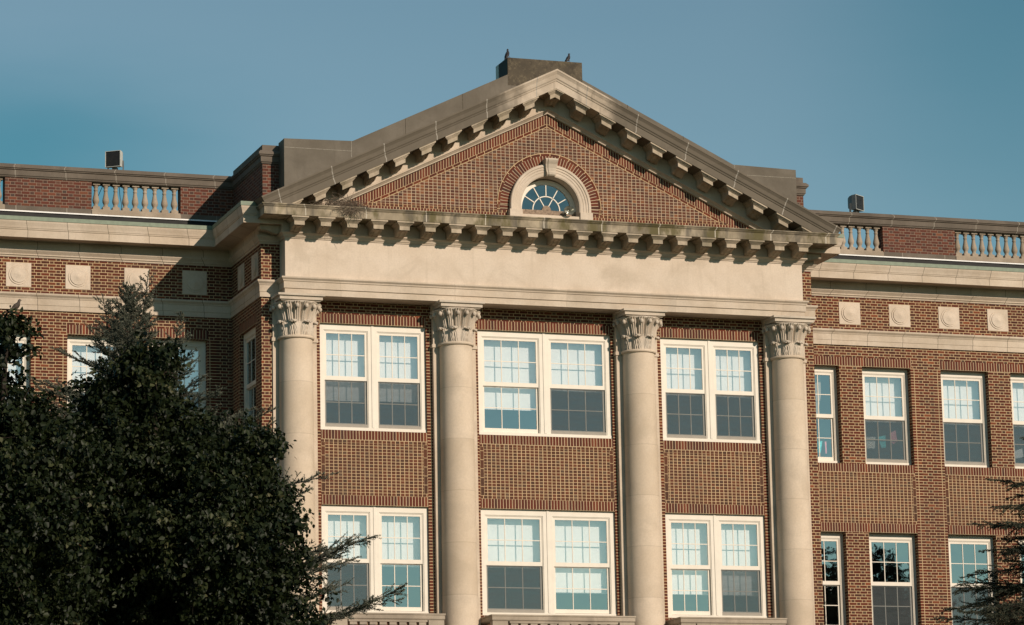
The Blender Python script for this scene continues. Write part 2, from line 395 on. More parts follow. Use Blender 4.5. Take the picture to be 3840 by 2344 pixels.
building = empty('school_building', (0, 0, 0))
tag(building, 'red brick school building with limestone columns, pediment and long side wings', 'building')
YB, YG, XP = .58, 3.395, 7.293       # bay brick plane, wing plane, half width of the projecting block
YP = .50
ZB, ZT = 4.2, 19.15
SH = -4.455                          # lower storey of windows sits this far below the upper one
ZO = (13.80, 16.43)
front = lambda y: (lambda u, d, z: (u, y + d, z))
def storey_regions(a, b, pa, pb):
    return [(a + .01, a + .11, 12.29, 13.495, 'edge'), (b - .11, b - .01, 12.29, 13.495, 'edge'), (a, b, 16.43, 16.662, 'soldier'), (a, b, 13.572, 13.80, 'soldier'), (a, b, 13.495, 13.572, 'grid'), (a, b, 12.29, 13.495, 'grid'),
            (a, b, 12.214, 12.29, 'grid'), (a, b, 11.975, 12.214, 'soldier'), (a, b, 9.1, 9.345, 'soldier')]
mb = MB()
BAYS = [(-4.454, 1.355), (0, 1.762), (4.454, 1.355)]
ops = []; regs = []
for c, h in BAYS:
    for k in (0, SH): ops.append((c - h, c + h, ZO[0] + k, ZO[1] + k))
    regs += [(c - h - .2, c - h, ZB, 16.43, 'stack'), (c + h, c + h + .2, ZB, 16.43, 'stack')]
    regs += storey_regions(c - h, c + h, 0, 0)
wall_grid(mb, front(YB), -6.85, 6.85, ZB, 17.0, ops, regs, 'flemish', .25)
for sx in (-1, 1):                   # front piers of the projecting block and its side walls
    a, b = sorted((sx * XP, sx * 6.82))
    wall_grid(mb, front(YP), a, b, ZB, ZT, [], [], 'flemish')
    Ts = (lambda u, d, z, sx=sx: (sx * (XP - d), u, z))
    wall_grid(mb, Ts, YP, YG, ZB, ZT, [(1.05, 2.60, ZO[0] + k, ZO[1] + k) for k in (0, SH)],
              [(.92, 2.73, 16.43, 16.662, 'soldier'), (1.05, 2.6, 13.572, 13.80, 'soldier'), (1.05, 2.6, 12.29, 13.572, 'grid'), (1.05, 2.6, 11.975, 12.29, 'soldier')], 'flemish', .2)
mb.build('portico_wall', building)
WINGC = [9.68, 14.105, 18.53]
for sx in (-1, 1):
    mb = MB(); ops = []; regs = []
    for c in WINGC:
        for a, b in ((-1.765, -.335), (.335, 1.765)):
            a, b = sorted((sx * (c + a), sx * (c + b)))
            for k in (0, SH): ops.append((a, b, ZO[0] + k, ZO[1] + k))
        lo, hi = sorted((sx * (c - 1.79), sx * (c + 1.79)))
        regs += storey_regions(lo, hi, 0, 0)
        for q in (-1.765 - .225, 1.765):
            a, b = sorted((sx * (c + q), sx * (c + q + .225)))
            regs.append((a, b, ZB, 13.572, 'stack')); regs.append((a, b, 13.572, 16.43, 'stack'))
    a, b = sorted((sx * XP, sx * 22.0))
    wall_grid(mb, front(YG), a, b, ZB, ZT, ops, regs, 'flemish', .33)
    for k in range(3):               # thin proud brick edging that frames each spandrel panel
        pass
    mb.build('wing_wall', building)
mb = MB()                            # plain lower storey, back and roofs close the volume
mb.box(-XP, XP, .9, 3.2, 0, ZB - .002, 'stone'); mb.box(-7.1, 7.1, -.6, .9, 0, 4.1, 'stone')
mb.box(-22, 22, YG + .02, 14, 0, ZB - .004, 'flemish')
mb.build('basement_storey', building)
mb = MB()
mb.box(-22, 22, 13.7, 14, ZB, 19.1, 'flemish'); mb.box(-22, -21.7, YG + .05, 13.7, ZB, 19.1, 'flemish'); mb.box(21.7, 22, YG + .05, 13.7, ZB, 19.1, 'flemish')
mb.build('back_wall', building)
mb = MB()
mb.box(-21.6, 21.6, 3.9, 13.6, 19.16, 19.26, 'roof')
for sx in (-1, 1):
    mb.face([(sx * 6.6, .7, 19.3), (0, .7, 22.3), (0, 12, 22.3), (sx * 6.6, 12, 19.3)], None, 'roof')
mb.build('roof', building)
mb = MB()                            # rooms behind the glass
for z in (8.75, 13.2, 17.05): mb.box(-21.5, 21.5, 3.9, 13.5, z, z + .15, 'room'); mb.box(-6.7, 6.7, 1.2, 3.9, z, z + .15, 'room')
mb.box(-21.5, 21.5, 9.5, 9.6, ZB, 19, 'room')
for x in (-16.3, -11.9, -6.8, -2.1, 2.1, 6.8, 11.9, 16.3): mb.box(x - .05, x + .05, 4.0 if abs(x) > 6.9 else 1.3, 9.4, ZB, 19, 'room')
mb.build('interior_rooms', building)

# ------------------------------------------------------------------ portico entablature
def ring_path(d=0): return [(-6.822, .75), (-6.822, 0), (6.822, 0), (6.822, .75)]
mb = MB()
mb.sweep_xy(ring_path(), [(-.58, 16.975), (.02, 16.975), (.02, 17.115), (.05, 17.13), (.05, 17.29), (.07, 17.30), (.075, 17.33), (.115, 17.37), (.115, 17.405), (.06, 17.41), (-.58, 17.41)], 'stone')
mb.build('architrave', building)
mb = MB()
mb.sweep_xy(ring_path(), [(-.4, 17.412), (0, 17.412), (0, 18.36), (-.4, 18.36)], 'frieze')
mb.build('frieze', building)
mb = MB()
mb.sweep_xy(ring_path(), [(-.4, 18.362), (.02, 18.362), (.025, 18.385), (.045, 18.40), (.06, 18.44), (.10, 18.475), (.115, 18.485), (.115, 18.515), (.10, 18.53), (.10, 18.785), (-.4, 18.785)], 'stone')
mb.build('bed_moulding', building)
mb = MB()
mb.sweep_xy(ring_path(), [(-.1, 18.787), (.70, 18.787), (.70, 18.965), (.715, 18.975), (.745, 19.02), (.76, 19.025), (.76, 19.05), (-.1, 19.11)], 'corona')
mb.build('cornice', building)
SL = .4825; TH = math.atan(SL); CT = math.cos(TH)
def modillion_mesh(shear=0.0, apex=False):
    b = MB()
    def T(x, d, z):
        zz = z + (-abs(x) * SL + .012 if apex else shear * x)
        return (x, -d, zz)
    def slab(hw, d0, d1, z0, z1):
        xs = [-hw, 0, hw] if apex else [-hw, hw]
        for xa, xb in zip(xs, xs[1:]):
            b.face([T(xa, d1, z0), T(xb, d1, z0), T(xb, d1, z1), T(xa, d1, z1)], None, 'bracket')
            b.face([T(xa, d0, z0), T(xb, d0, z0), T(xb, d1, z0), T(xa, d1, z0)], None, 'bracket')
            b.face([T(xa, d0, z1), T(xb, d0, z1), T(xb, d1, z1), T(xa, d1, z1)], None, 'bracket')
        for x in (-hw, hw): b.face([T(x, d0, z0), T(x, d1, z0), T(x, d1, z1), T(x, d0, z1)], None, 'bracket')
    slab(.212, .10, .688, -.042, -.001); slab(.185, .10, .655, -.066, -.042); slab(.165, .10, .632, -.084, -.066); slab(.143, .10, .612, -.102, -.084)
    pr = [(.10, -.102), (.595, -.102), (.595, -.208), (.565, -.218), (.51, -.212), (.44, -.217), (.34, -.238), (.28, -.268), (.22, -.288), (.17, -.29), (.13, -.278), (.10, -.255)]
    hw = .128
    xs = [-hw, 0, hw] if apex else [-hw, hw]
    for (p, q) in zip(pr, pr[1:]):
        for xa, xb in zip(xs, xs[1:]): b.face([T(xa, p[0], p[1]), T(xb, p[0], p[1]), T(xb, q[0], q[1]), T(xa, q[0], q[1])], None, 'bracket')
    for x in (-hw, hw): b.face([T(x, *p) for p in pr], None, 'bracket')
    for x0, x1 in ((-.105, -.085), (.085, .105), (-.04, .04)):   # raised ribs of the scroll leaf
        for (p, q) in zip(pr[3:-1], pr[4:]):
            b.face([T(x0, p[0], p[1] - .014), T(x1, p[0], p[1] - .014), T(x1, q[0], q[1] - .014), T(x0, q[0], q[1] - .014)], None, 'bracket')
            for x in (x0, x1): b.face([T(x, p[0], p[1] - .014), T(x, q[0], q[1] - .014), T(x, q[0], q[1]), T(x, p[0], p[1])], None, 'bracket')
    return b
m0 = modillion_mesh().build('modillion', building, merge=True)
m0.location = (0, 0, 18.785)
for k in range(-10, 11):
    if k == 0: continue
    o = m0.copy(); COL.objects.link(o); o.location = (k * .662, 0, 18.785)
for sx in (-1, 1):
    o = m0.copy(); COL.objects.link(o); o.location = (sx * 6.822, .22, 18.785); o.rotation_euler.z = -sx * -PI / 2 if sx > 0 else -PI / 2

# ------------------------------------------------------------------ pediment
ZA = 21.897                          # apex of the brick edge
def rake(prof, name, m, clip=True, zcut=19.055):
    b = MB()
    P0 = Vector((0, 0, ZA)); XE = 8.6
    up = lambda sx: Vector((sx * math.sin(TH), 0, CT))
    b.sweep([(-XE, 0, ZA - SL * XE), (0, 0, ZA), (XE, 0, ZA - SL * XE)], [up(-1), (0, 0, 1 / CT), up(1)], [(0, -1, 0)] * 3, [(q[1], q[0]) for q in prof], m)
    cl = [((0, 0, zcut), (0, 0, -1))]
    for sx in (-1, 1): cl.append(((sx * 7.63, 0, 19.19), (sx * .80, 0, -.6)))
    return b.build(name, building, clip=cl)
rake([(-.04, 0), (.02, 0), (.025, .02), (.05, .04), (.09, .07), (.115, .08), (.115, .105), (.09, .115), (-.04, .115)], 'bed_moulding', 'stone')
rake([(-.1, .105), (.09, .105), (.09, .430), (-.1, .430)], 'raking_fascia', 'stone')
rake([(-.1, .430), (.70, .430), (.70, .595), (.715, .605), (.725, .64), (.745, .66), (.765, .75), (.80, .81), (.81, .82), (.81, .86), (-.1, .90)], 'raking_cornice', 'raking')
zs0 = ZA + .430 / CT                 # soffit line at the apex
ma = modillion_mesh(apex=True).build('modillion', building, merge=True); ma.location = (0, 0, zs0)
for sx in (-1, 1):
    mm = modillion_mesh(shear=-sx * SL).build('modillion', building, merge=True)
    for k in range(1, 11):
        x = sx * k * .676
        o = mm if k == 1 else mm.copy()
        if k > 1: COL.objects.link(o)
        o.location = (x, 0, zs0 - SL * abs(x))
# tympanum with the round-headed opening
FX, FZ, FR = .02, 19.51, .77
YT = .05
mb = MB()
def tymp_half(sx):
    arc = [(FX + sx * FR * math.cos(a), FZ + FR * math.sin(a)) for a in [i * PI / 2 / 16 for i in range(17)]]
    pts = [(FX, ZA + .02), (sx * 6.0, ZA + .02 - SL * 6.0), (sx * 6.0, 18.95), (FX + sx * FR, 18.95)] + arc
    mb.face([(x, YT, z) for x, z in pts], [(x, z) for x, z in pts], 'tymp')
tymp_half(-1); tymp_half(1)
def rake_strip(h0, h1, y, m, vflip=False):
    for sx in (-1, 1):
        x0 = 0; x1 = sx * 5.6
        def q(x, h): return (x, y, ZA - SL * abs(x) - h)
        L = abs(x1) / CT
        zc = 19.08
        # outer edge ends where it reaches the cornice top
        xo = min(5.6, (ZA - h0 - zc) / SL); xi = min(5.6, (ZA - h1 - zc) / SL)
        mb.face([q(0, h0), q(sx * xo, h0), q(sx * xi, h1), q(0, h1)], [(0, 0), (xo / CT, 0), (xi / CT, (h1 - h0) * CT), (0, (h1 - h0) * CT)], m)
rake_strip(0, .245, YT - .006, 'soldier'); rake_strip(.245, .335, YT - .004, 'stack')
for sx in (-1, 1):                   # soldier and header rows along the foot
    a, b = sorted((FX + sx * 1.04, sx * 4.95)); c, d = sorted((FX + sx * 1.42, sx * 4.6))
    mb.face([(a, YT - .008, 19.06), (b, YT - .008, 19.06), (b if sx < 0 else b, YT - .008, 19.30), (a, YT - .008, 19.30)], [(a, 0), (b, 0), (b, .24), (a, .24)], 'soldier')
    mb.face([(a, YT - .005, 19.30), (b, YT - .005, 19.30), (b, YT - .005, 19.375), (a, YT - .005, 19.375)], [(a, 0), (b, 0), (b, .0765), (a, .0765)], 'grid')
def ring(r0, r1, y, m, n=48, stack=False):
    for i in range(n):
        a, b = PI * i / n, PI * (i + 1) / n
        p = lambda r, t: (FX + r * math.cos(t), y, FZ + r * math.sin(t))
        rm = 1.2
        mb.face([p(r0, a), p(r0, b), p(r1, b), p(r1, a)], [(a * rm, .01), (b * rm, .01), (b * rm, .01 + r1 - r0), (a * rm, .01 + r1 - r0)], m)
    for sx in (-1, 1):
        x0, x1 = sorted((FX + sx * r0, FX + sx * r1))
        zz = [FZ - .14, FZ]
        mb.face([(x0, y, zz[0]), (x1, y, zz[0]), (x1, y, zz[1]), (x0, y, zz[1])], [(zz[0], .01), (zz[0], .2), (zz[1], .2), (zz[1], .01)], m)
ring(1.05, 1.305, YT - .010, 'arch'); ring(1.305, 1.385, YT - .012, 'stack')
mb.build('tympanum', building)
fw = MB()                            # stone surround of the fan window
prof = [(FR, .40), (FR, -.03), (.80, -.045), (.865, -.045), (.875, -.055), (.93, -.055), (.94, -.07), (.985, -.07), (1.0, -.09), (1.05, -.09), (1.065, -.075), (1.065, .04)]
N = 40
ang = [PI * i / N for i in range(N + 1)]
Ps = [(FX, 0, FZ)] * (N + 1); Us = [(math.cos(a), 0, math.sin(a)) for a in ang]
rows = [[(FX + U[0] * r, y, FZ + U[2] * r) for r, y in prof] for U in Us]
rows = [[(FX + r, y, FZ - .13) for r, y in prof]] + rows + [[(FX - r, y, FZ - .13) for r, y in prof]]
for ra, rb in zip(rows, rows[1:]):
    for j in range(len(prof) - 1): fw.face([ra[j], rb[j], rb[j + 1], ra[j + 1]], [(0, 0)] * 4, 'frieze', False)
for sx in (-1, 1):
    a, b = sorted((FX + sx * .765, FX + sx * 1.095)); fw.box(a, b, -.105, .3, 19.06, 19.385, 'frieze')
fw.box(FX - .764, FX + .764, -.06, .4, 19.06, 19.28, 'frieze')
surround = fw.build('arched_window', building, merge=True)
k = MB()                             # scrolled keystone
kp = [(.05, 20.25), (-.13, 20.27), (-.16, 20.30), (-.165, 20.35), (-.14, 20.39), (-.145, 20.47), (-.175, 20.56), (-.215, 20.62), (-.235, 20.66), (-.225, 20.70), (.05, 20.70)]
def khw(z): return .105 + (z - 20.25) / .45 * .065
for sc, dy in ((1.0, 0), (.62, -.018)):
    pts = kp if sc == 1.0 else kp[1:-1]
    for p, q in zip(pts, pts[1:] + pts[:1] if sc == 1.0 else pts[1:]):
        k.face([(FX - khw(p[1]) * sc, p[0] + dy, p[1]), (FX + khw(p[1]) * sc, p[0] + dy, p[1]), (FX + khw(q[1]) * sc, q[0] + dy, q[1]), (FX - khw(q[1]) * sc, q[0] + dy, q[1])], None, 'capital')
    for sx in (-1, 1): k.face([(FX + sx * khw(p[1]) * sc, p[0] + dy, p[1]) for p in pts] + ([(FX + sx * khw(kp[-2][1]) * sc, 0, kp[-2][1]), (FX + sx * khw(kp[1][1]) * sc, 0, kp[1][1])] if sc != 1.0 else []), None, 'capital')
k.build('keystone', surround)
k = MB()                             # sash of the fan light
YF = .30
def arcbar(r0, r1, y0, y1, m='wood', n=24):
    for i in range(n):
        a, b = PI * i / n, PI * (i + 1) / n
        P = lambda r, t, y: (FX + r * math.cos(t), y, 19.475 + r * math.sin(t))
        k.face([P(r0, a, y0), P(r0, b, y0), P(r1, b, y0), P(r1, a, y0)], None, m)
        for r in (r0, r1): k.face([P(r, a, y0), P(r, b, y0), P(r, b, y1), P(r, a, y1)], None, m)
arcbar(.66, .775, YF - .04, YF + .05, 'paint'); arcbar(.345, .37, YF - .02, YF + .02, 'paint')
for a in (PI / 6 + .02, PI / 3, PI / 2, 2 * PI / 3, 5 * PI / 6 - .02):
    r0 = .12 if a in (PI / 3, 2 * PI / 3) else .36
    d = Vector((math.cos(a), 0, math.sin(a))); nn = Vector((-math.sin(a), 0, math.cos(a)))
    o0 = Vector((FX, YF - .02, 19.475))
    p = [o0 + d * r0 - nn * .011, o0 + d * .67 - nn * .011, o0 + d * .67 + nn * .011, o0 + d * r0 + nn * .011]
    k.face(p, None, 'paint')
    for i in (0, 2): k.face([p[i], p[i + 1], p[i + 1] + Vector((0, .04, 0)), p[i] + Vector((0, .04, 0))], None, 'paint')
arcbar(.0, .12, YF - .035, YF + .02, 'wood', 10)
k.box(FX - .765, FX + .765, YF - .05, YF + .05, 19.285, 19.47, 'wood')
k.build('fan_sash', surround)
k = MB(); pts = [(FX + .67 * math.cos(PI * i / 24), YF, 19.475 + .67 * math.sin(PI * i / 24)) for i in range(25)]
k.face(pts, None, 'fanglass'); k.build('glass_pane', surround)
# concrete gable backing and the slab on top of it
mb = MB()
YK = .10
gp = [(-6.8, ZA - SL * 6.8 + .1), (-6.8, 20.87), (-5.06, 20.91), (-.96, 22.89), (0, 23.0), (.96, 22.89), (5.06, 20.91), (6.8, 20.87), (6.8, ZA - SL * 6.8 + .1), (0, ZA + .1)]
mb.face([(x, YK, z) for x, z in gp], None, 'concrete'); mb.face([(x, .62, z) for x, z in gp][::-1], None, 'concrete')
for p, q in zip(gp, gp[1:] + gp[:1]): mb.face([(p[0], YK, p[1]), (q[0], YK, q[1]), (q[0], .62, q[1]), (p[0], .62, p[1])], None, 'concrete')
for sx in (-1, 1):                   # pale pointed joints
    a, b = sorted((sx * 6.795, sx * 5.10)); mb.box(a, b, YK - .003, YK + .01, 20.648, 20.658, 'pointing')
    a, b = sorted((sx * 5.10, sx * 5.088)); mb.box(a, b, YK - .004, YK + .01, 19.9, 20.90, 'pointing')
    for xx in (2.2, 3.7):
        a, b = sorted((sx * xx, sx * xx + .012)); zt = 23.355 - .4825 * xx
        mb.box(a, b, YK - .003, YK + .01, zt - .5, zt - .002, 'lichen')
mb.build('gable_backing', building)
mb = MB()
mb.box(-.99, 1.0, YK - .004, 1.0, 22.6, 23.315, 'lichen', skip='l')
mb.box(-.988, -.93, YK, 1.0, 22.6, 23.31, 'concrete')
mb.box(-.996, -.985, .78, 1.0, 22.6, 23.31, 'metal_pale'); mb.box(-.994, -.985, YK + .01, .77, 22.6, 23.30, 'membrane')
mb.build('roof_stack', building)

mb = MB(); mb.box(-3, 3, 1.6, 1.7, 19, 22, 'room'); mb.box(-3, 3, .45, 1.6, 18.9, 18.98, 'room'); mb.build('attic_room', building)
# ------------------------------------------------------------------ wings: cornice, bands, parapets
def wing_path(sx, ins=0.0, end=-6.83, yf=YP):
    p = [(-22, YG + ins), (-XP + ins, YG + ins), (-XP + ins, yf + ins), (end, yf + ins)]
    return p if sx < 0 else [(-x, y) for x, y in p[::-1]]
for sx in (-1, 1):
    P = wing_path(sx)
    mb = MB(); mb.sweep_xy(P, [(-.1, 18.30), (.02, 18.30), (.03, 18.335), (.06, 18.35), (.065, 18.38), (.10, 18.42), (.13, 18.455), (.13, 18.485), (.07, 18.49), (.07, 18.64), (.09, 18.69), (-.1, 18.69)], 'wingstone'); mb.build('frieze_moulding', building)
    mb = MB(); mb.sweep_xy(P, [(-.1, 18.692), (.54, 18.692), (.55, 18.68), (.585, 18.68), (.585, 18.86), (.60, 18.87), (.605, 18.90), (.615, 18.905), (.625, 18.96), (.65, 19.04), (.655, 19.085), (-.1, 19.085)], 'wingstone'); mb.build('wing_cornice', building)
    mb = MB(); mb.sweep_xy(P, [(.58, 19.087), (.668, 19.087), (.668, 19.185), (.655, 19.19), (.58, 19.15)], 'gutter'); mb.build('gutter', building)
    mb = MB(); mb.sweep_xy(P, [(-.1, 16.985), (.045, 16.985), (.045, 17.105), (.055, 17.115), (.055, 17.27), (.065, 17.28), (.075, 17.31), (.115, 17.355), (.115, 17.40), (.0, 17.415), (-.1, 17.415)], 'wingstone'); mb.build('string_course', building)
    P2 = wing_path(sx, .08, -6.79, .52)
    mb = MB(); mb.sweep_xy(P2, [(.62, 19.10), (.60, 19.13), (.012, 19.16), (.010, 19.455), (-.05, 19.455), (-.05, 19.09)], 'membrane'); mb.build('roof_edge', building)
    mb = MB(); mb.sweep_xy(P2, [(-.05, 19.457), (.045, 19.457), (.02, 19.495), (-.05, 19.497)], 'flashing'); mb.build('flashing_strip', building)
    # parapet
    OPN = [9.705, 14.135, 18.56]
    y0, y1 = YG + .08, YG + .40
    xs = [XP - .30]
    for c in OPN: xs += [c - 1.132, c + 1.132]
    xs.append(22)
    for i in range(0, len(xs), 2):
        a, b = sorted((sx * xs[i], sx * xs[i + 1])); pw = MB(); pw.box(a, b, y0, y1, 19.619, 20.315, 'parapet'); pw.box(a, b, y0 - .006, y1, 19.498, 19.619, 'coping', skip='t'); pw.build('parapet_wall', building)
    a, b = sorted((sx * (XP - .08), sx * (XP - .40)))
    pw = MB(); pw.box(a, b, .60, y0 - .001, 19.3, 20.315, 'parapet'); a, b = sorted((sx * (XP - .395), sx * 6.79)); pw.box(a, b, .60, .80, 19.0, 20.315, 'parapet')
    pw.build('parapet_wall', building)
    P3 = [(-22, y0), (-XP + .08, y0), (-XP + .08, .60), (-6.79, .60)]
    if sx > 0: P3 = [(-x, y) for x, y in P3[::-1]]
    mb = MB()
    mb.sweep_xy(P3, [(-.39, 20.317), (0, 20.317), (.025, 20.335), (.03, 20.36), (.05, 20.375), (.055, 20.50), (.085, 20.515), (.09, 20.535), (.115, 20.55), (.115, 20.60), (.06, 20.655), (-.38, 20.66), (-.43, 20.6), (-.43, 20.4)], 'coping')
    Q3 = P3[1:] if sx < 0 else P3[:-1]
    mb.sweep_xy(Q3, [(-.36, 20.63), (0.005, 20.63), (.005, 20.80), (-.36, 20.80)], 'coping')
    mb.build('coping', building)
    for c in OPN:
        bl = MB()
        a, b = sx * c - 1.128, sx * c + 1.128
        bl.box(a, b, y0 - .03, y1 - .02, 19.499, 19.60, 'baluster'); bl.box(a, b, y0 + .01, y1 - .06, 19.60, 19.635, 'baluster')
        bl.box(a, b, y0 - .01, y1 - .06, 20.34, 20.40, 'baluster')
        bal = bl.build('balustrade', building)
        prof = [(.075, 0), (.075, .012), (.062, .03), (.05, .055), (.062, .09), (.082, .13), (.086, .17), (.075, .225), (.058, .30), (.048, .37), (.044, .41), (.055, .42), (.055, .44), (.044, .45), (.048, .49), (.07, .53), (.072, .55)]
        b0 = None
        for kk in range(9):
            x = sx * c + (kk - 4) * .249
            if b0 is None:
                bb = MB(); bb.lathe([(r, z + 19.715) for r, z in prof], (0, 0, 0), 'baluster', 14)
                bb.box(-.088, .088, -.088, .088, 19.636, 19.716, 'baluster'); bb.box(-.088, .088, -.088, .088, 20.265, 20.339, 'baluster')
                b0 = bb.build('baluster', bal); o = b0
            else: o = b0.copy(); COL.objects.link(o)
            o.location = (x, y0 + .15, 0)
# medallions
def medallion():
    b = MB()
    b.box(-.31, .31, -.012, .1, -.30, .30, 'frieze', skip='k')
    pr = [(.245, -.002), (.243, .018), (.20, .014), (.197, .034), (.15, .036), (.10, .044), (.05, .058), (.02, .066), (.0, .068)]
    n = 40
    rows = [[(r * math.cos(2 * PI * i / n), -.012 - h, r * math.sin(2 * PI * i / n)) for i in range(n)] for r, h in pr]
    b.grid(rows, 'frieze', True, closed=True)
    return b
md = medallion().build('medallion', building, sharp=40)
first = True
for sx in (-1, 1):
    for kk in range(9):
        x = sx * (8.242 + 1.474 * kk)
        if abs(x) > 21.5: continue
        o = md if first else md.copy()
        if not first: COL.objects.link(o)
        first = False
        o.location = (x, YG, 17.86)
    for y in (2.41, 1.06):
        o = md.copy(); COL.objects.link(o); o.location = (sx * XP, y, 17.86); o.rotation_euler.z = -PI / 2 if sx < 0 else PI / 2

# ------------------------------------------------------------------ windows
def make_window(T, u0, u1, zoff, screen=False, blind=None, side=.19, name='window'):
    """one double-hung six-over-six window; d is the depth behind the frame face"""
    z0, z1 = ZO[0] + zoff, ZO[1] + zoff
    cas = side - .075
    b = MB()
    b.box(u0, u0 + cas, 0, .16, z0 + .085, z1, 'paint', T); b.box(u1 - cas, u1, 0, .16, z0 + .085, z1, 'paint', T)
    b.box(u0 + cas, u1 - cas, 0, .16, z1 - .15, z1, 'paint', T)
    b.box(u0, u1, -.015, .16, z0 + .012, z0 + .085, 'paint', T)
    b.box(u0 + cas, u0 + cas + .022, .016, .15, z0 + .085, z1 - .15, 'paint', T); b.box(u1 - cas - .022, u1 - cas, .016, .15, z0 + .085, z1 - .15, 'paint', T)
    b.box(u0 + cas + .022, u1 - cas - .022, .016, .15, z1 - .172, z1 - .15, 'paint', T)
    fr = b.build(name, building)
    a, c = u0 + cas + .024, u1 - cas - .024
    ga, gc = u0 + side, u1 - side
    def sash(nm, za, zb, ga0, gb0, d, m='paint'):
        s = MB()
        s.box(a, ga, d, d + .04, za, zb, m, T); s.box(gc, c, d, d + .04, za, zb, m, T)
        s.box(ga, gc, d, d + .04, za, ga0, m, T); s.box(ga, gc, d, d + .04, gb0, zb, m, T)
        for i in (1, 2):
            x = ga + (gc - ga) * i / 3; s.box(x - .010, x + .010, d + .008, d + .03, ga0, gb0, m, T)
        zm = (ga0 + gb0) / 2
        for i in range(3):
            xa, xb = ga + (gc - ga) * i / 3, ga + (gc - ga) * (i + 1) / 3
            s.box(xa + (.010 if i else 0), xb - (.010 if i < 2 else 0), d + .009, d + .029, zm - .010, zm + .010, m, T)
        s.build(nm, fr)
        g = MB(); g.face([T(ga - .01, d + .02, ga0 - .01), T(gc + .01, d + .02, ga0 - .01), T(gc + .01, d + .02, gb0 + .01), T(ga - .01, d + .02, gb0 + .01)], None, 'glass'); g.build('glass_pane', fr)
    sash('upper_sash', 15.045 + zoff, 16.255 + zoff, 15.145 + zoff, 16.2 + zoff, .03)
    sash('lower_sash', 13.90 + zoff, 15.043 + zoff, 13.995 + zoff, 15.02 + zoff, .075)
    if screen:
        s = MB(); s.face([T(ga - .035, .034, 13.97 + zoff), T(gc + .035, .034, 13.97 + zoff), T(gc + .035, .034, 15.043 + zoff), T(ga - .035, .034, 15.043 + zoff)], None, 'screen')
        s.box(a, c, .028, .06, 13.89 + zoff, 13.97 + zoff, 'paint_grey', T)
        s.build('insect_screen', fr)
    if blind is not None:
        s = MB(); s.box(u0 + .08, u1 - .08, .285, .289, blind, 16.33 + zoff, 'blind', T); s.box(u0 + .08, u1 - .08, .280, .294, blind - .022, blind - .001, 'blind', T)
        s.build('roller_blind', fr)
    return fr
Tp = front(YB + .075)
PW = [(-4.454 - 1.355, -4.454, True, 14.60, True, 10.58), (-4.454, -3.099, True, 14.62, False, 10.56), (-1.762, 0, False, 14.52, True, 10.58), (0, 1.762, True, 15.04, False, 9.98), (3.099, 4.454, True, 15.04, False, 9.99), (4.454, 5.809, True, 15.04, True, 9.98)]
for a, b, s1, b1, s2, b2 in PW:
    sd = .20 if b - a > 1.5 else .19
    make_window(Tp, a + .0, b - .0, 0, s1, b1, sd); make_window(Tp, a, b, SH, s2, b2, sd)
for c, h in BAYS:                    # mullion covers between the paired windows
    for k in (0, SH): mb = MB(); mb.box(c - .03, c + .03, YB + .06, YB + .2, ZO[0] + k + .09, ZO[1] + k, 'paint'); mb.build('window_mullion', building)
Tw = front(YG + .20)
WW = {8.63: (False, None, False, None), 10.73: (True, 15.04, True, None), 13.055: (True, 15.04, True, None), 15.155: (True, 15.04, True, None), 17.48: (True, 15.04, True, None), 19.58: (True, 15.04, True, None)}
for sx in (-1, 1):
    for c, (s1, b1, s2, b2) in WW.items():
        if sx < 0: s1, b1, s2, b2 = True, 14.6, True, 10.5
        u0, u1 = sx * c - .715, sx * c + .715
        if abs(c) > 16: continue
        w1 = make_window(Tw, u0, u1, 0, s1, b1, .17)
        if sx > 0 and b1 is None:    # half drawn curtain behind the upper panes
            cu = MB(); nn_ = 24
            row = lambda z, sc: [Tw(u0 + .12 + (u1 - u0 - .24) * sc * i / nn_, .36 + .025 * math.sin(i * 1.3), z) for i in range(nn_ + 1)]
            cu.grid([row(16.3, .86), row(15.7, .84), row(15.12, .74)], 'curtain', True); cu.build('curtain', w1)
        make_window(Tw, u0, u1, SH, s2, b2, .17)
    Ts = (lambda u, d, z, sx=sx: (sx * (XP - .10 - d), u, z))
    for kz in (0, SH): make_window(Ts, 1.05, 2.60, kz, False, None, .17)

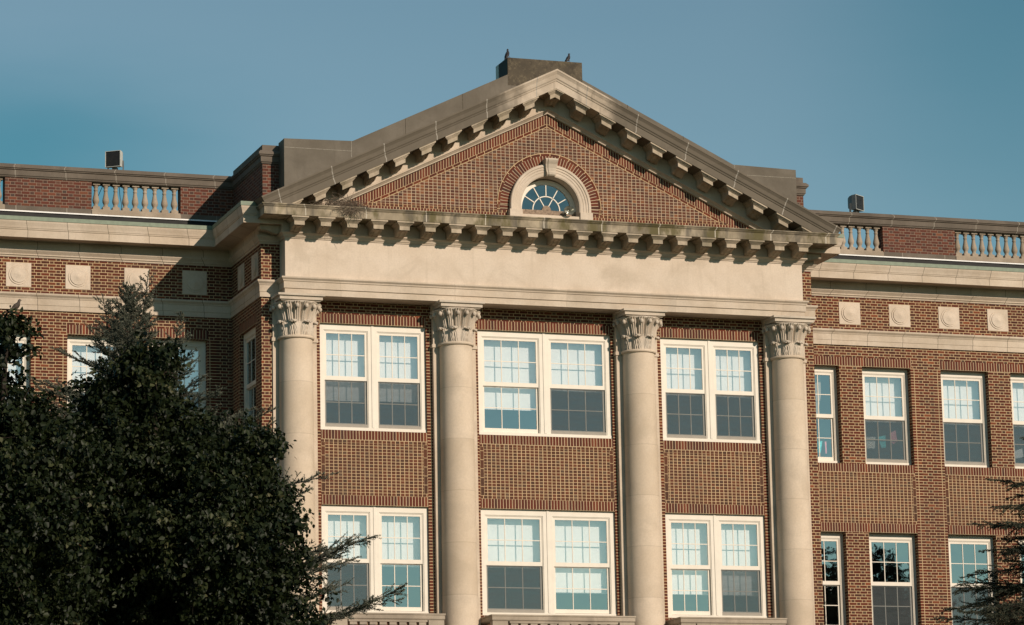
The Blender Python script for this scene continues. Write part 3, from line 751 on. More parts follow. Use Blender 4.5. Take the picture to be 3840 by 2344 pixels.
# ------------------------------------------------------------------ columns
def capital_mesh():
    b = MB()
    n = 256
    z0, z1 = 0.0, .80                # neck top to underside of the abacus
    rows = []
    NZ = 34
    for i in range(NZ + 1):
        t = i / NZ; z = z0 + (z1 - z0) * t
        bell = .392 + .025 * t + .175 * max(0, (t - .45) / .55) ** 2.0
        row = []
        for j in range(n):
            a = 2 * PI * j / n
            r = bell
            if t < .46:              # lower acanthus ring
                tt = t / .46
                ph = (a * 8 / (2 * PI)) % 1 - .5
                wdt = .47 * (1 - .45 * tt ** 3)
                e = max(0, 1 - (abs(ph) / wdt) ** 3)
                r += e * (.022 + .018 * tt) + .013 * math.cos(a * 48 + 2.5 * math.sin(tt * 9)) * e * (1 - .2 * tt) - .018 * (1 - e) - .012 * (abs(ph) < .04) * e
            if t > .40:              # tall water leaves
                tt = (t - .40) / .60
                ph = (a * 16 / (2 * PI)) % 1 - .5
                e = max(0, 1 - (abs(ph) / .46) ** 4)
                r += (e * .034 + .013 * math.cos(ph * 2 * PI * 4) * e - .034 * (1 - e)) * min(1, tt * 5)
            row.append((r * math.cos(a), r * math.sin(a), z))
        rows.append(row)
    b.grid(rows, 'capital', True, closed=True)
    def blob(c, rx, ry, rz, ang):
        R = Matrix.Rotation(ang, 3, 'Z'); rr = []
        for i in range(7):
            th = PI * i / 6
            rr.append([tuple(Vector(c) + R @ Vector((rx * math.sin(th) * math.cos(2 * PI * q / 10), ry * math.sin(th) * math.sin(2 * PI * q / 10), rz * math.cos(th)))) for q in range(10)])
        b.grid(rr, 'capital', True, closed=True)
    for q in range(16):              # curled tips of the tall leaves
        a = 2 * PI * (q + .5) / 16
        blob((.592 * math.cos(a), .592 * math.sin(a), .700), .050, .050, .060, a)
    for q in range(8):               # drooping tips of the acanthus leaves
        a = 2 * PI * (q + .5) / 8
        for da, dr, dz, s in ((0, .495, .355, 1), (-.13, .475, .345, .75), (.13, .475, .345, .75), (-.07, .515, .325, .55), (.07, .515, .325, .55)):
            blob((dr * math.cos(a + da), dr * math.sin(a + da), dz), .05 * s, .062 * s, .032 * s, a + da)
    b.lathe([(.52, .74), (.585, .775), (.605, .795), (.60, .815), (.56, .83)], (0, 0, 0), 'capital', 48)
    return b
def column():
    c = empty('column')
    c.parent = building
    sh = MB()
    prof = [(.50, 4.3), (.50, 4.45), (.455, 4.52)] + [(.447 - .045 * ((z - 4.55) / 11.4) ** 1.6, z) for z in [4.55 + 11.36 * i / 24 for i in range(25)]] + [(.415, 15.915), (.44, 15.925), (.452, 15.95), (.44, 15.985), (.41, 15.995)]
    sh.lathe(prof, (0, 0, 0), 'column', 56)
    o = sh.build('shaft', c, sharp=35)
    cp = capital_mesh().build('capital', c, sharp=60); cp.location = (0, 0, 15.975)
    ab = MB()
    for h, za, zb in ((.49, 16.80, 16.83), (.535, 16.83, 16.905), (.555, 16.905, 16.92), (.585, 16.92, 16.972)): ab.box(-h, h, -h, h, za, zb, 'capital')
    ab.build('abacus', c)
    pl = MB(); pl.box(-.55, .55, .10, .245, 4.2, 16.79, 'stone')
    pl.box(-.58, .58, .07, .245, 15.90, 15.985, 'stone'); pl.box(-.57, .57, .06, .245, 16.79, 16.965, 'stone'); pl.build('pilaster', c)
    return c
c0 = column(); c0.location = (-6.474, .35, 0)
for x in (-2.408, 2.408, 6.474): copy_tree(c0, building, (x, .35, 0))

# ------------------------------------------------------------------ balconies
def balcony(cx, hw, groups, pw, n_mid):
    b = MB(); yf = -.37; yb = YB - .002
    w = hw - .03
    path = [(cx - w, yb), (cx - w, yf), (cx + w, yf), (cx + w, yb)]
    b.sweep_xy(path, [(-.20, 9.12), (-.01, 9.12), (.0, 9.135), (.015, 9.15), (.015, 9.235), (.03, 9.245), (.03, 9.28), (-.20, 9.285)], 'balcony')
    rl = b.build('balcony', building)
    s = MB(); s.box(cx - w, cx + w, yf - .02, yb, 8.12, 8.30, 'balcony'); s.sweep_xy(path, [(-.2, 8.30), (.01, 8.30), (.0, 8.36), (-.2, 8.36)], 'balcony'); s.build('floor_slab', rl)
    posts = [(cx - w, cx - w + pw), (cx + w - pw, cx + w)] + ([(cx - .146, cx + .146)] if n_mid else [])
    for a, c in posts:
        q = MB(); q.box(a, c, yf + .004, yf + .20, 8.36, 9.118, 'balcony'); 
        if c - a > .3:
            for i, (x0, x1, z0, z1) in enumerate(((a + .09, c - .09, 8.95, 8.97), (a + .09, c - .09, 8.5, 8.52), (a + .09, a + .11, 8.52, 8.95), (c - .11, c - .09, 8.52, 8.95))): q.box(x0, x1, yf - .004, yf + .01, z0, z1, 'balcony')
        q.build('post', rl)
    prof = [(.075, 8.44), (.05, 8.48), (.082, 8.58), (.06, 8.72), (.044, 8.84), (.044, 8.90), (.055, 8.915), (.044, 8.94), (.065, 8.985), (.072, 9.0)]
    bb = MB(); bb.lathe(prof, (0, 0, 0), 'balcony', 14); bb.box(-.09, .09, -.09, .09, 8.362, 8.44, 'balcony'); bb.box(-.088, .088, -.088, .088, 9.0, 9.072, 'balcony')
    p0 = None
    for x in groups:
        if p0 is None: p0 = bb.build('baluster', rl); o = p0
        else: o = p0.copy(); COL.objects.link(o)
        o.location = (cx + x, yf + .10, 0)
    g = MB(); xs = sorted(groups); 
    cuts = [xs[0] - .12] + [m for q, r in zip(xs, xs[1:]) if r - q > .3 for m in (q + .12, r - .12)] + [xs[-1] + .12]
    for i in range(0, len(cuts), 2): g.box(cx + cuts[i], cx + cuts[i + 1], yf + .0, yf + .19, 9.073, 9.119, 'balcony')
    g.build('top_rail', rl)
balcony(-4.454, 1.43, [(i - 3.5) * .2455 for i in range(8)], .39, 0)
balcony(4.454, 1.43, [(i - 3.5) * .2455 for i in range(8)], .39, 0)
balcony(0, 1.86, [s * (.27 + i * .2515) for s in (-1, 1) for i in range(5)], .39, 1)

# ------------------------------------------------------------------ small things on the building
def floodlight(loc, yaw, label, pale):
    r = empty('floodlight', loc); r.rotation_euler.z = yaw
    tag(r, label, 'floodlight', 'rooftop floodlights')
    b = MB(); h = .205
    fr = [(-h, 0, .02), (h, 0, .02), (h, 0, .43), (-h, 0, .43)]
    prof = [(0, 1.0), (.13, .97), (.22, .88), (.29, .70), (.32, .52)]
    rows = []
    for d, s in prof: rows.append([(x * s, d, .225 + (z - .225) * s) for x, y, z in fr])
    b.grid(rows, pale, False, closed=True); b.face(rows[-1], None, pale)
    for q in range(4):
        p0, p1 = fr[q], fr[(q + 1) % 4]; i0 = (p0[0] * .94, 0, .225 + (p0[2] - .225) * .94); i1 = (p1[0] * .94, 0, .225 + (p1[2] - .225) * .94)
        b.face([p0, p1, i1, i0], None, 'metal_pale'); b.face([i0, i1, (i1[0], .02, i1[2]), (i0[0], .02, i0[2])], None, 'metal_pale')
    b.build('housing', r)
    l = MB(); l.face([(-h * .94, .02, .033), (h * .94, .02, .033), (h * .94, .02, .418), (-h * .94, .02, .418)], None, 'lens')
    for x in (-.07, .07):
        for z in (.15, .30): l.box(x - .009, x + .009, .012, .02, z - .012, z + .012, 'cable')
    l.build('front_panel', r)
    k = MB(); k.box(-.06, .06, .10, .2, -.06, .02, 'metal_dark'); k.box(h * .97, h * .97 + .012, .16, .22, -.06, .2, 'metal_dark'); k.box(-h * .97 - .012, -h * .97, .16, .22, -.06, .2, 'metal_dark'); k.box(-h, h, .16, .22, -.072, -.06, 'metal_dark'); k.build('bracket', r)
floodlight((-10.30, 3.52, 20.73), -.62, 'dark floodlight with a pale lit flank above the balusters beside the cedar tip', 'metal_pale')
floodlight((10.22, 3.52, 20.73), .58, 'brownish floodlight with grey rounded flank on the parapet between two balustrades', 'metal_dark')

def bird(name, loc, yaw, scale, lean, m, label, group=None):
    b = MB()
    sp = [(-.185, .030, .006, .020), (-.15, .052, .012, .028), (-.10, .085, .022, .034), (-.06, .118, .045, .050), (-.02, .150, .060, .062), (.015, .185, .060, .062), (.040, .215, .048, .050), (.052, .245, .033, .036), (.058, .270, .029, .030), (.068, .292, .031, .028), (.080, .305, .024, .022), (.092, .303, .011, .010), (.118, .292, .003, .003)]
    rows = []
    for i, (x, z, a, c) in enumerate(sp):
        p0 = sp[max(0, i - 1)]; p1 = sp[min(len(sp) - 1, i + 1)]
        d = Vector((p1[0] - p0[0], 0, p1[1] - p0[1])).normalized(); nn = Vector((-d.z, 0, d.x))
        rows.append([tuple(Vector((x, 0, z)) + Vector((0, 1, 0)) * (c * math.cos(2 * PI * k / 12)) + nn * (a * math.sin(2 * PI * k / 12))) for k in range(12)])
    rows = [[(p[0], p[1], p[2] - .032) for p in r] for r in rows]
    b.grid(rows, m, True, closed=True); b.face(rows[0], [(0, 0)] * 12, m); b.face(rows[-1], [(0, 0)] * 12, m)
    for s in (-1, 1):
        b.tube([(.005, s * .028, .10), (.012, s * .028, .035), (.008, s * .028, .004)], [.016, .006, .005], 'leg', 6)
        for t in (-.25, 0.25, PI): b.tube([(.008, s * .028, .005), (.008 + .035 * math.cos(t), s * .028 + .035 * math.sin(t), .003)], .004, 'leg', 5)
    o = b.build(name, None, merge=True)
    o.location = loc; o.rotation_euler = (0, lean, yaw); o.scale = (scale,) * 3
    tag(o, label, 'bird', group)
    w = MB()
    for s in (-1, 1):
        pts = [(.03, s * .052, .215), (.05, s * .045, .19), (.0, s * .066, .13), (-.08, s * .055, .075), (-.165, s * .02, .032), (-.10, s * .052, .125), (-.03, s * .066, .19)]
        pts = [(x, y, z - .032) for x, y, z in pts]
        w.face(pts, [(0, 0)] * 7, m); w.face([(x, y + s * .008, z) for x, y, z in pts], [(0, 0)] * 7, m)
        for p, q in zip(pts, pts[1:] + pts[:1]): w.face([p, q, (q[0], q[1] + s * .008, q[2]), (p[0], p[1] + s * .008, p[2])], [(0, 0)] * 4, m)
    w.build('wing', o)
    return o
bird('pigeon', (-.93, .16, 23.316), .25, .80, -.42, 'bird', 'dark pigeon standing upright on the very corner of the lichened roof block', 'pigeons on the roof block')
bird('pigeon', (.68, .16, 23.316), .1, .80, -.25, 'bird', 'grey pigeon leaning forward nearer the middle of the roof block top', 'pigeons on the roof block')

# stick nest on the cornice
nb = MB()
rr = random.Random(5)
def stick(p, d, L, r):
    mid = Vector(p) + Vector(d) * L * .5 + Vector((rr.uniform(-.03, .03), rr.uniform(-.03, .03), rr.uniform(-.03, .03)))
    nb.tube([p, mid, Vector(p) + Vector(d) * L], [r, r * .9, r * .5], 'twig', 4, False)
for i in range(420):
    t = rr.gauss(0, .38); x = -5.58 + max(-.62, min(.55, t)) ; w = 1 - min(1, abs(x + 5.58) / .7)
    y = rr.uniform(-.70, -.12); z = 19.06 + rr.random() ** 1.6 * (.10 + .17 * w)
    a = rr.uniform(0, 2 * PI); el = rr.gauss(0, .35)
    stick((x, y, z), Vector((math.cos(a) * math.cos(el), math.sin(a) * math.cos(el) * .6, math.sin(el))).normalized(), rr.uniform(.12, .34), rr.uniform(.0035, .008))
for i in range(90):
    x = -5.42 + rr.gauss(0, .17); z = 19.05 - rr.random() * .12
    a = rr.uniform(0, 2 * PI)
    stick((x, -.775 - rr.random() * .04, z), Vector((math.cos(a), rr.uniform(-.1, .1), -abs(math.sin(a)) * .8)).normalized(), rr.uniform(.08, .24), rr.uniform(.003, .007))
stick((-5.384, -.80, 19.02), Vector((.212, -.05, -.47)).normalized(), .52, .007)
stick((-5.34, -.45, 19.15), Vector((.12, 0, .3)).normalized(), .42, .006)
tag(nb.build('bird_nest', None), 'untidy bird nest of grey twigs on the cornice in the pediment corner', 'nest')
# horn loudspeaker
hb = MB()
cx, cy, cz = .46, -.02, 19.40
prof = [(.128, -.17), (.132, -.165), (.128, -.155), (.10, -.11), (.065, -.05), (.04, .02), (.036, .12), (.06, .125), (.06, .22), (.03, .23)]
inner = [(.124, -.168), (.095, -.115), (.06, -.055), (.034, .0)]
for pr in (prof, inner):
    rows = [[(cx + r * 1.08 * math.cos(2 * PI * i / 24), cy + d, cz + r * .88 * math.sin(2 * PI * i / 24)) for i in range(24)] for r, d in pr]
    hb.grid(rows, 'horn', True, closed=True); hb.face(rows[-1], [(0, 0)] * 24, 'horn')
hb.lathe([(.0, -.01), (.02, -.01), (.028, .0), (.02, .03), (0, .035)], (cx, cy - .06, cz), 'horn', 10)
hb.box(cx - .02, cx + .02, cy + .1, cy + .3, cz - .10, cz - .05, 'metal_dark')
hb.box(cx - .06, cx + .06, cy + .08, cy + .2, cz - .122, cz - .10, 'metal_dark')
tag(hb.build('horn_loudspeaker', None), 'small metal horn loudspeaker sitting on the sill of the fan window', 'loudspeaker')
# paper banners hanging behind the glass
def banner(pts, m, label, y=3.74):
    b = MB()
    a = [(x, y + .012 * math.sin(x * 19 + z * 9), z) for x, z in pts]; c = [(x, yy + .004, z) for x, yy, z in a]
    b.face(a, None, m); b.face(c, None, m)
    for i in range(len(a)):
        jn = (i + 1) % len(a); b.face([a[i], a[jn], c[jn], c[i]], None, m)
    tag(b.build('paper_banner', None), label, 'paper banner', 'paper banners hung in the windows')
def wavy(p):
    (x0, z0), (x1, z1), (x2, z2), (x3, z3) = p
    bot = [(x2 + (x3 - x2) * t, z2 + (z3 - z2) * t - (.02 if k % 2 else 0)) for k, t in enumerate([0, .25, .5, .75, 1])]
    return [p[0], p[1]] + bot
banner(wavy([(10.219, 14.584), (10.489, 14.588), (10.468, 14.285), (10.22, 14.285)]), 'p_white', 'silvery white cut paper banner hanging straight in the upper window')
banner(wavy([(10.553, 14.59), (10.785, 14.644), (10.796, 14.33), (10.655, 14.302)]), 'p_teal', 'tilted teal cut paper banner between the white and the pink ones')
banner([(10.916, 14.709), (11.087, 14.79), (11.142, 14.481), (11.06, 14.45), (11.017, 14.407), (10.97, 14.45), (10.918, 14.474)], 'p_pink', 'tilted pink cut paper banner with a pointed tip, highest of its string')
banner(wavy([(8.62, 14.441), (8.927, 14.432), (8.873, 14.116), (8.62, 14.17)]), 'p_teal', 'bright teal cut paper banner in the window half hidden by the end column')
banner([(8.997, 14.422), (9.05, 14.422), (9.046, 14.104), (9.011, 14.097)], 'p_pink', 'narrow folded pink paper banner next to the bright teal one')
b = MB(); pts = [(14.624, 14.329), (14.876, 14.411), (14.905, 14.173), (14.629, 14.121)]
b.face([(x, 3.74, z) for x, z in pts], None, 'blind'); b.face([(x, 3.744, z) for x, z in pts], None, 'blind'); tag(b.build('paper_sheet', None), 'plain white sheet of paper stuck inside the window above the conifer', 'paper')
# loose cable behind the balusters
b = MB(); b.tube([(-10.45, 3.95, 20.36), (-10.5, 3.95, 20.25), (-10.63, 3.95, 19.95), (-10.72, 3.95, 19.6)], .008, 'cable', 5)
b.tube([(-10.04, 3.95, 20.36), (-10.02, 3.95, 20.1), (-9.975, 3.95, 19.88), (-9.99, 3.95, 19.6)], .008, 'cable', 5)
tag(b.build('loose_cable', None), 'thin black cable hanging down behind the stone balusters below the dark floodlight', 'cable')

# ------------------------------------------------------------------ trees
def raw_mesh(name, V, F, mats, mi=None, tone=None, parent=None):
    me = bpy.data.meshes.new(name)
    V = np.asarray(V, np.float32); F = np.asarray(F, np.int32)
    k = F.shape[1]
    me.vertices.add(len(V)); me.vertices.foreach_set('co', V.ravel())
    me.loops.add(F.size); me.loops.foreach_set('vertex_index', F.ravel())
    me.polygons.add(len(F)); me.polygons.foreach_set('loop_start', np.arange(0, F.size, k, dtype=np.int32))
    me.update(calc_edges=True)
    for m in mats: me.materials.append(M[m])
    if tone is not None:
        at = me.attributes.new('tone', 'FLOAT', 'FACE'); at.data.foreach_set('value', np.asarray(tone, np.float32))
    me.validate()
    o = bpy.data.objects.new(name, me); COL.objects.link(o)
    if parent: o.parent = parent
    return o
def unit(a): return a / np.maximum(np.linalg.norm(a, axis=-1, keepdims=True), 1e-6)
def leaves(P, nrm, size, rng):
    """folded lobed leaves: 4 triangles each"""
    n = len(P)
    d = unit(rng.normal(size=(n, 3)) * .7 + np.array([0, 0, -.55]))
    nn = unit(nrm - (nrm * d).sum(1, keepdims=True) * d); s = np.cross(d, nn)
    L = size * rng.uniform(.65, 1.25, (n, 1)); W = L * rng.uniform(.26, .46, (n, 1)); fold = nn * L * rng.uniform(.05, .22, (n, 1))
    base = P; tip = P + d * L
    l1 = P + d * L * .30 + s * W + fold; r1 = P + d * L * .30 - s * W + fold
    l2 = P + d * L * .72 + s * W * .62 + fold * .6; r2 = P + d * L * .72 - s * W * .62 + fold * .6
    mid = P + d * L * .5
    V = np.stack([base, l1, l2, tip, r2, r1, mid], 1).reshape(-1, 3)
    o = np.arange(n)[:, None] * 7
    T = np.array([[0, 1, 6], [1, 2, 6], [2, 3, 6], [3, 4, 6], [4, 5, 6], [5, 0, 6]])
    F = (o[:, :, None] + T[None]).reshape(-1, 3)
    return V, F
def broad_tree(base, lobes, label, seed, twig_to=None):
    rng = np.random.default_rng(seed)
    root = empty('broadleaf_tree', base); tag(root, label, 'tree', 'leafy trees in front of the building')
    B = np.array(base); Ps = []; Ns = []; Ts = []
    for (x, y, z, r) in lobes:
        c0 = np.array([x, y, z])
        m = max(12, int(56 * r ** 2 + 36 * r))              # sprays: little drooping twigs set round the lobe
        tw = unit(rng.normal(size=(m, 3)) + np.array([0, 0, .25]))
        rad = r * rng.uniform(.55, 1.0, (m, 1)) ** .6 * (1 + .16 * rng.normal(size=(m, 1)))
        org = c0 + tw * rad * .72
        out = unit(tw + rng.normal(size=(m, 3)) * .35 + np.array([0, 0, .12]))
        for q in range(m):
            k = int(rng.integers(34, 74)); L = rng.uniform(.28, .66) * min(1.0, .55 + r * .5)
            t = rng.random((k, 1)) ** .75
            path = org[q] + out[q] * L * t + np.array([0, 0, -.35]) * L * t * t
            Ps.append(path + rng.normal(size=(k, 3)) * np.array([.06, .06, .05]) * (.5 + .8 * t))
            Ns.append(unit(out[q] * .7 + np.array([0, 0, .5]) + rng.normal(size=(k, 3)) * .6)); Ts.append(np.full(k, rng.normal() * .15))
        n = int(1700 * r * r)                               # inner leaves close the view through the crown
        d = unit(rng.normal(size=(n, 3)))
        Ps.append(c0 + d * r * rng.uniform(.25, .72, (n, 1))); Ns.append(unit(d + rng.normal(size=(n, 3)) * .5)); Ts.append(np.zeros(n))
    P = np.concatenate(Ps); N = np.concatenate(Ns)
    V, F = leaves(P, N, .086, rng)
    tone = np.repeat(np.clip(rng.beta(2.2, 2.6, len(P)) * .92 + np.concatenate(Ts) + 0, 0, .97) + (rng.random(len(P)) < .0012) * .5, 6)
    raw_mesh('crown', V - B, F, ['leaf'], None, tone, root)
    t = MB()
    top = max(lobes, key=lambda l: l[2])
    t.tube([(0, 0, 0), (.05, .03, 2.0), (.0, 0, 4.5), ((top[0] - base[0]) * .6, (top[1] - base[1]) * .6, top[2] * .78), (top[0] - base[0], top[1] - base[1], top[2] - .25)], [.28, .22, .14, .05, .012], 'bark', 10)
    for (x, y, z, r) in lobes:
        q = Vector((x, y, z)) - Vector(base); s0 = Vector((0, 0, min(4.5, max(2.0, q.z - 2.2))))
        t.tube([s0, s0.lerp(q, .5) + Vector((0, 0, .15)), q], [.09, .06, .02], 'bark', 6)
        for kk in range(6):
            dd = Vector(unit(rng.normal(size=3)[None])[0]) * r * .9; t.tube([q, q + dd * .5 + Vector((0, 0, .05)), q + dd], [.022, .014, .006], 'bark', 4)
    if twig_to: t.tube([Vector(twig_to[0]) - Vector(base), Vector(twig_to[1]) - Vector(base), Vector(twig_to[2]) - Vector(base)], [.012, .009, .005], 'bark', 5)
    t.build('trunk', root)
    return root
T1 = [(-18.50, -27.2, 10.66, 0.12), (-18.50, -27.0, 10.35, 0.18), (-18.47, -26.6, 9.95, 0.28), (-18.45, -27.3, 9.21, 0.68), (-18.05, -26.7, 9.38, 0.25), (-18.01, -27.6, 8.46, 0.91), (-18.56, -27.0, 7.81, 1.27), (-18.15, -26.4, 6.84, 1.27), (-19.55, -27.3, 8.78, 1.39), (-19.53, -26.7, 7.21, 1.48), (-18.9, -28.2, 7.6, 1.5), (-18.8, -27, 5.6, 1.5)]
broad_tree((-18.9, -27.4, 0), T1, 'leafy dark green tree at the edge with a bird perched on its thin top', 21, ((-18.46, -27, 10.5), (-18.40, -27, 10.8), (-18.25, -27, 11.0)))
T2 = [(-15.95, -25.6, 10.32, 0.51), (-16.45, -25.0, 10.00, 0.51), (-15.52, -24.4, 10.03, 0.48), (-16.83, -25.3, 9.69, 0.40), (-15.86, -24.7, 9.35, 0.99), (-15.09, -25.6, 8.90, 0.81), (-14.49, -25.0, 8.75, 0.64), (-14.03, -24.4, 9.44, 0.32), (-14.23, -25.3, 9.14, 0.37), (-13.93, -24.7, 8.55, 0.44), (-16.75, -25.6, 8.90, 0.99), (-15.27, -25.0, 7.93, 1.32), (-14.50, -24.4, 7.62, .98), (-14.12, -25.3, 6.95, 0.78), (-16.53, -24.7, 7.49, 1.41), (-13.85, -25.6, 7.95, 0.30), (-14.0, -25.0, 8.26, 0.40), (-15.69, -24.4, 6.47, 1.45), (-14.35, -25.3, 6.0, 1.28), (-15.4, -26.3, 7.6, 1.4), (-15.2, -25, 5.0, 1.6)]
broad_tree((-15.5, -25.2, 0), T2, 'large leafy dark green tree crowding the lower left in front of the conifer', 22)
T3 = [(17.4, -12, 12.2, 1.6), (16.0, -12.4, 10.9, 1.9), (18.6, -11.8, 10.6, 2.0), (17.0, -11.6, 9.0, 2.2), (19.4, -12, 8.4, 2.1), (14.8, -12, 9.0, 1.8), (13.9, -12.3, 7.4, 1.7)]
broad_tree((17.0, -12, 0), T3, 'leafy tree off to the right that shows only mirrored in the low end windows', 23)
bird('perched_bird', (-18.345, -27.0, 10.93), -.15, .72, 0, 'bird2', 'brown bird perched on the topmost twig of the leafy tree at the edge')

def conifer(base, H, slope, label, seed, needle, e_top, e_low, hang, z_lo, limbs, step, leaders=()):
    """cedar: ascending limbs, straight side shoots and short needles all along them"""
    rng = np.random.default_rng(seed)
    root = empty('cedar_tree', base); tag(root, label, 'tree', 'cedars beside the building')
    t = MB(); t.tube([(0, 0, 0), (.05, 0, H * .5), (0, .03, H * .85), (.02, 0, H - .5), (.05, 0, H)], [.32, .2, .06, .016, .005], 'bark', 10)
    tw = MB(); Pc = []; Dc = []
    Z = np.array([0, 0, 1.0])
    def needles(a, b, w=1.0):
        n = max(2, int(np.linalg.norm(b - a) / step * w)); g = (np.arange(n) + rng.random(n)) / n
        Pc.append(a + (b - a) * g[:, None]); Dc.append(np.repeat(unit((b - a)[None]), n, 0))
    def shoot(p, d, L, lev):
        d = unit(d[None])[0]; m = p + d * L * .5 + Z * rng.normal() * .02 * L; e = p + d * L + Z * (-hang * L * .35 + .05 * L * rng.normal())
        tw.tube([p, m, e], [.004 + .004 * L, .003 + .002 * L, .0015], 'bark_pale', 3, False, False)
        needles(p, m); needles(m, e)
        if lev and L > .16:
            sd = np.cross(d, unit(rng.normal(size=3)[None] * .35 + Z)[0])
            for j in range(int(2 + L * 9)):
                g = rng.uniform(.15, .95); q = p + (m - p) * g * 2 if g < .5 else m + (e - m) * (g * 2 - 1)
                shoot(q, d * rng.uniform(.6, 1.2) + sd * (1 if j % 2 else -1) * rng.uniform(.5, 1.0) + Z * (rng.normal() * .3 + .12 - hang * .6), L * rng.uniform(.22, .42), lev - 1)
    for (z, dx, dy, z2) in leaders:      # extra upright leaders beside the tip
        a0 = np.array([0, 0, z]); a1 = np.array([dx * .75, dy * .75, z + (z2 - z) * .45]); a2 = np.array([dx, dy, z2])
        t.tube([a0, a1, a2], [.03, .018, .004], 'bark', 5); needles(a1, a2, 1.3); needles(a0, a1)
        for j in range(int(26 * (z2 - z))):
            g = rng.uniform(.1, .98); p = a0 + (a1 - a0) * g * 2 if g < .5 else a1 + (a2 - a1) * (g * 2 - 1); h = rng.uniform(0, 2 * PI)
            shoot(p, np.array([math.cos(h), math.sin(h), .9]), rng.uniform(.25, .6) * (1.15 - g * .8), 1)
    for i in range(limbs):
        f = (i + .5) / limbs
        dz = .12 + (H - z_lo) * f ** 1.25
        z = H - dz
        L = (.16 + slope * dz) * rng.uniform(.60, 1.08)
        a = i * 2.39996 + rng.normal() * .3
        el = e_low + (e_top - e_low) * math.exp(-dz / 2.2) + rng.normal() * .10
        hx = np.array([math.cos(a), math.sin(a), 0])
        npt = 6; pts = [np.array([0, 0, z])]
        for k in range(1, npt):
            q = k / (npt - 1); ee = el - hang * q * .75 + (.15 * (q - .5) if hang < .2 else 0)
            pts.append(pts[-1] + (hx * math.cos(ee) + Z * math.sin(ee)) * L / (npt - 1) + rng.normal(size=3) * .012 * L)
        pts = np.array(pts)
        t.tube(pts, [max(.003, (.006 + .010 * L) * (1 - q) + .003) for q in np.linspace(0, 1, npt)], 'bark', 5, True, False)
        for k in range(1 if L > .8 else 0, npt - 1): needles(pts[k], pts[k + 1], 1.2)
        ax = unit((pts[-1] - pts[0])[None])[0]; side = np.cross(ax, Z)
        nt = int(4 + L * 9)
        for j in range(nt):
            q = .10 + .88 * (j + rng.random()) / nt
            sx = q * (npt - 1); k = min(int(sx), npt - 2); p = pts[k] + (pts[k + 1] - pts[k]) * (sx - k)
            TL = min(.80, .10 + .30 * L * (1.12 - q)) * rng.uniform(.55, 1.2)
            shoot(p, ax * rng.uniform(.7, 1.3) + side * (1 if j % 2 else -1) * rng.uniform(.45, 1.0) + Z * (rng.normal() * .25 + .18 - hang * .7), TL, 1)
    C0 = np.concatenate(Pc); A0 = np.concatenate(Dc); n = len(C0); nb_ = 5
    C = np.repeat(C0, nb_, 0); A = np.repeat(A0, nb_, 0)
    d = unit(rng.normal(size=(n * nb_, 3)) + A * .75 + Z * .25); sv = unit(np.cross(d, rng.normal(size=(n * nb_, 3))))
    L = rng.uniform(.022, .046, (n * nb_, 1)); W = .0078
    V = np.stack([C - sv * W, C + sv * W, C + d * L], 1).reshape(-1, 3)
    F = np.arange(len(V)).reshape(-1, 3)
    tone = np.repeat(np.clip(rng.normal(.45, .22, n), 0, 1), nb_)
    raw_mesh('crown', V, F, [needle], None, tone, root)
    t.build('trunk', root); tw.build('twigs', root)
    print('needles', n)
    return root
conifer((-11.98, -6, 0), 15.75, .74, 'blue grey cedar with spiky tip rising behind the leafy trees', 31, 'needle', .95, .26, .06, 5.5, 235, .024, ((14.2, .42, 0, 16.05), (13.6, 1.25, .1, 15.2), (14.0, -.55, .2, 15.6)))
conifer((11.55, -5, 0), 15.0, .60, 'dark drooping cedar cut off by the frame in front of the wing windows', 32, 'needle_dark', .6, .12, .30, 5.5, 250, .024)

# ------------------------------------------------------------------ ground, sky, sun, camera
mb = MB(); mb.face([(-600, -600, 0), (600, -600, 0), (600, 600, 0), (-600, 600, 0)], None, 'ground')
g = mb.build('ground', None); g['kind'] = 'structure'

SUN = Vector((.88, -2.13, 1.0)).normalized()
el = math.asin(SUN.z); az = math.atan2(SUN.x, SUN.y)
w = bpy.data.worlds.new('World'); scn.world = w; w.use_nodes = True
nt = w.node_tree; nt.nodes.clear()
sky = nt.nodes.new('ShaderNodeTexSky'); sky.sky_type = 'NISHITA'; sky.sun_disc = False
sky.sun_elevation = el; sky.sun_rotation = az; sky.air_density = 1.0; sky.dust_density = .1; sky.ozone_density = 2.0; sky.altitude = 50
tint = nt.nodes.new('ShaderNodeMix'); tint.data_type = 'RGBA'; tint.blend_type = 'MULTIPLY'; tint.inputs[0].default_value = 1.0
tint.inputs[7].default_value = (.92, 1.0, .845, 1)
bg = nt.nodes.new('ShaderNodeBackground'); bg.inputs[1].default_value = .09
wo = nt.nodes.new('ShaderNodeOutputWorld')
nt.links.new(sky.outputs[0], tint.inputs[6]); tc = nt.nodes.new('ShaderNodeTexCoord'); mp = nt.nodes.new('ShaderNodeMapping'); mp.inputs['Scale'].default_value = (2.2, 2.2, 9.0); mp.inputs['Rotation'].default_value = (.0, .12, .3)
cn = nt.nodes.new('ShaderNodeTexNoise'); cn.inputs['Scale'].default_value = 1.5; cn.inputs['Detail'].default_value = 5; cn.inputs['Roughness'].default_value = .55
cr = nt.nodes.new('ShaderNodeMapRange'); cr.inputs[1].default_value = .40; cr.inputs[2].default_value = .75; cr.inputs[3].default_value = 0; cr.inputs[4].default_value = .22
veil = nt.nodes.new('ShaderNodeMix'); veil.data_type = 'RGBA'; veil.inputs[7].default_value = (2.5, 3.9, 4.7, 1)
nt.links.new(tc.outputs['Generated'], mp.inputs[0]); nt.links.new(mp.outputs[0], cn.inputs[0]); nt.links.new(cn.outputs[0], cr.inputs[0]); nt.links.new(cr.outputs[0], veil.inputs[0])
nt.links.new(tint.outputs[2], veil.inputs[6])
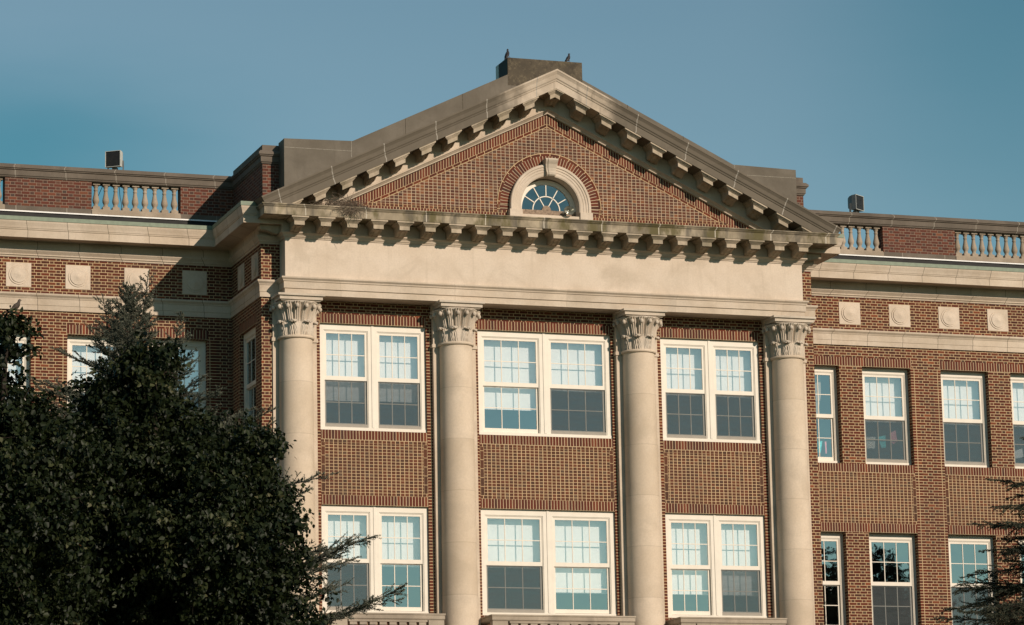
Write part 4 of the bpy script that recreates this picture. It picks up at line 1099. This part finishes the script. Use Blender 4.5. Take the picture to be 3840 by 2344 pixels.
# two clearer, deeper patches in the thin haze
clear = nt.nodes.new('ShaderNodeMix'); clear.data_type = 'RGBA'; clear.blend_type = 'MULTIPLY'; clear.inputs[7].default_value = (.42, .74, .78, 1)
def wmath(op, a, b, clamp=False):
    q = nt.nodes.new('ShaderNodeMath'); q.operation = op; q.use_clamp = clamp
    for k_, v_ in enumerate((a, b)):
        if isinstance(v_, (int, float)): q.inputs[k_].default_value = v_
        else: nt.links.new(v_, q.inputs[k_])
    return q.outputs[0]
def wstep(v, a, b, lo=0.0, hi=1.0):
    q = nt.nodes.new('ShaderNodeMapRange'); q.interpolation_type = 'SMOOTHSTEP'; nt.links.new(v, q.inputs[0])
    for k_, v_ in enumerate((a, b, lo, hi)): q.inputs[k_ + 1].default_value = v_
    return q.outputs[0]
def wdot(vec):
    q = nt.nodes.new('ShaderNodeVectorMath'); q.operation = 'DOT_PRODUCT'; q.inputs[1].default_value = vec; nt.links.new(tc.outputs['Generated'], q.inputs[0]); return q.outputs['Value']
xr = wmath('ADD', wdot((.9449, -.3267, -.0206)), wmath('MULTIPLY', wmath('SUBTRACT', cn.outputs[0], .5), .08))
zr = wmath('ADD', wdot((0, 0, 1)), wmath('MULTIPLY', wmath('SUBTRACT', cn.outputs[0], .5), .05))
west = wmath('MULTIPLY', wstep(xr, -.045, -.15), wstep(zr, .282, .238))
east = wmath('MULTIPLY', wstep(xr, .06, .15, 0, .75), wstep(zr, .17, .29, .45, 1.0))
acc = wmath('ADD', west, east, True)
nt.links.new(acc, clear.inputs[0]); nt.links.new(veil.outputs[2], clear.inputs[6]); nt.links.new(clear.outputs[2], bg.inputs[0]); nt.links.new(bg.outputs[0], wo.inputs[0])
sl = bpy.data.lights.new('sun', 'SUN'); sl.energy = 4.4; sl.angle = math.radians(.5); sl.color = (1, .845, .69)
so = bpy.data.objects.new('sun', sl); COL.objects.link(so); so.rotation_euler = (-SUN).to_track_quat('-Z', 'Y').to_euler(); so.location = SUN * 60

cam = bpy.data.cameras.new('camera'); co = bpy.data.objects.new('camera', cam); COL.objects.link(co)
R = Vector((.94488867, -.3267436, -.0205917)); U = Vector((-.04261933, -.1851215, .98179103)); Fw = Vector((.3246059, .92680562, .1888448))
mw = Matrix(((R.x, U.x, -Fw.x, -27.134), (R.y, U.y, -Fw.y, -74.486), (R.z, U.z, -Fw.z, 1.6), (0, 0, 0, 1)))
co.matrix_world = mw
cam.sensor_width = 36; cam.lens = 12215.9 / 3840 * 36; cam.clip_start = .5; cam.clip_end = 3000
scn.camera = co
scn.view_settings.view_transform = 'Standard'; scn.view_settings.look = 'None'; scn.view_settings.exposure = 0; scn.view_settings.gamma = 1
scn.cycles.transparent_max_bounces = 16; scn.cycles.max_bounces = 8
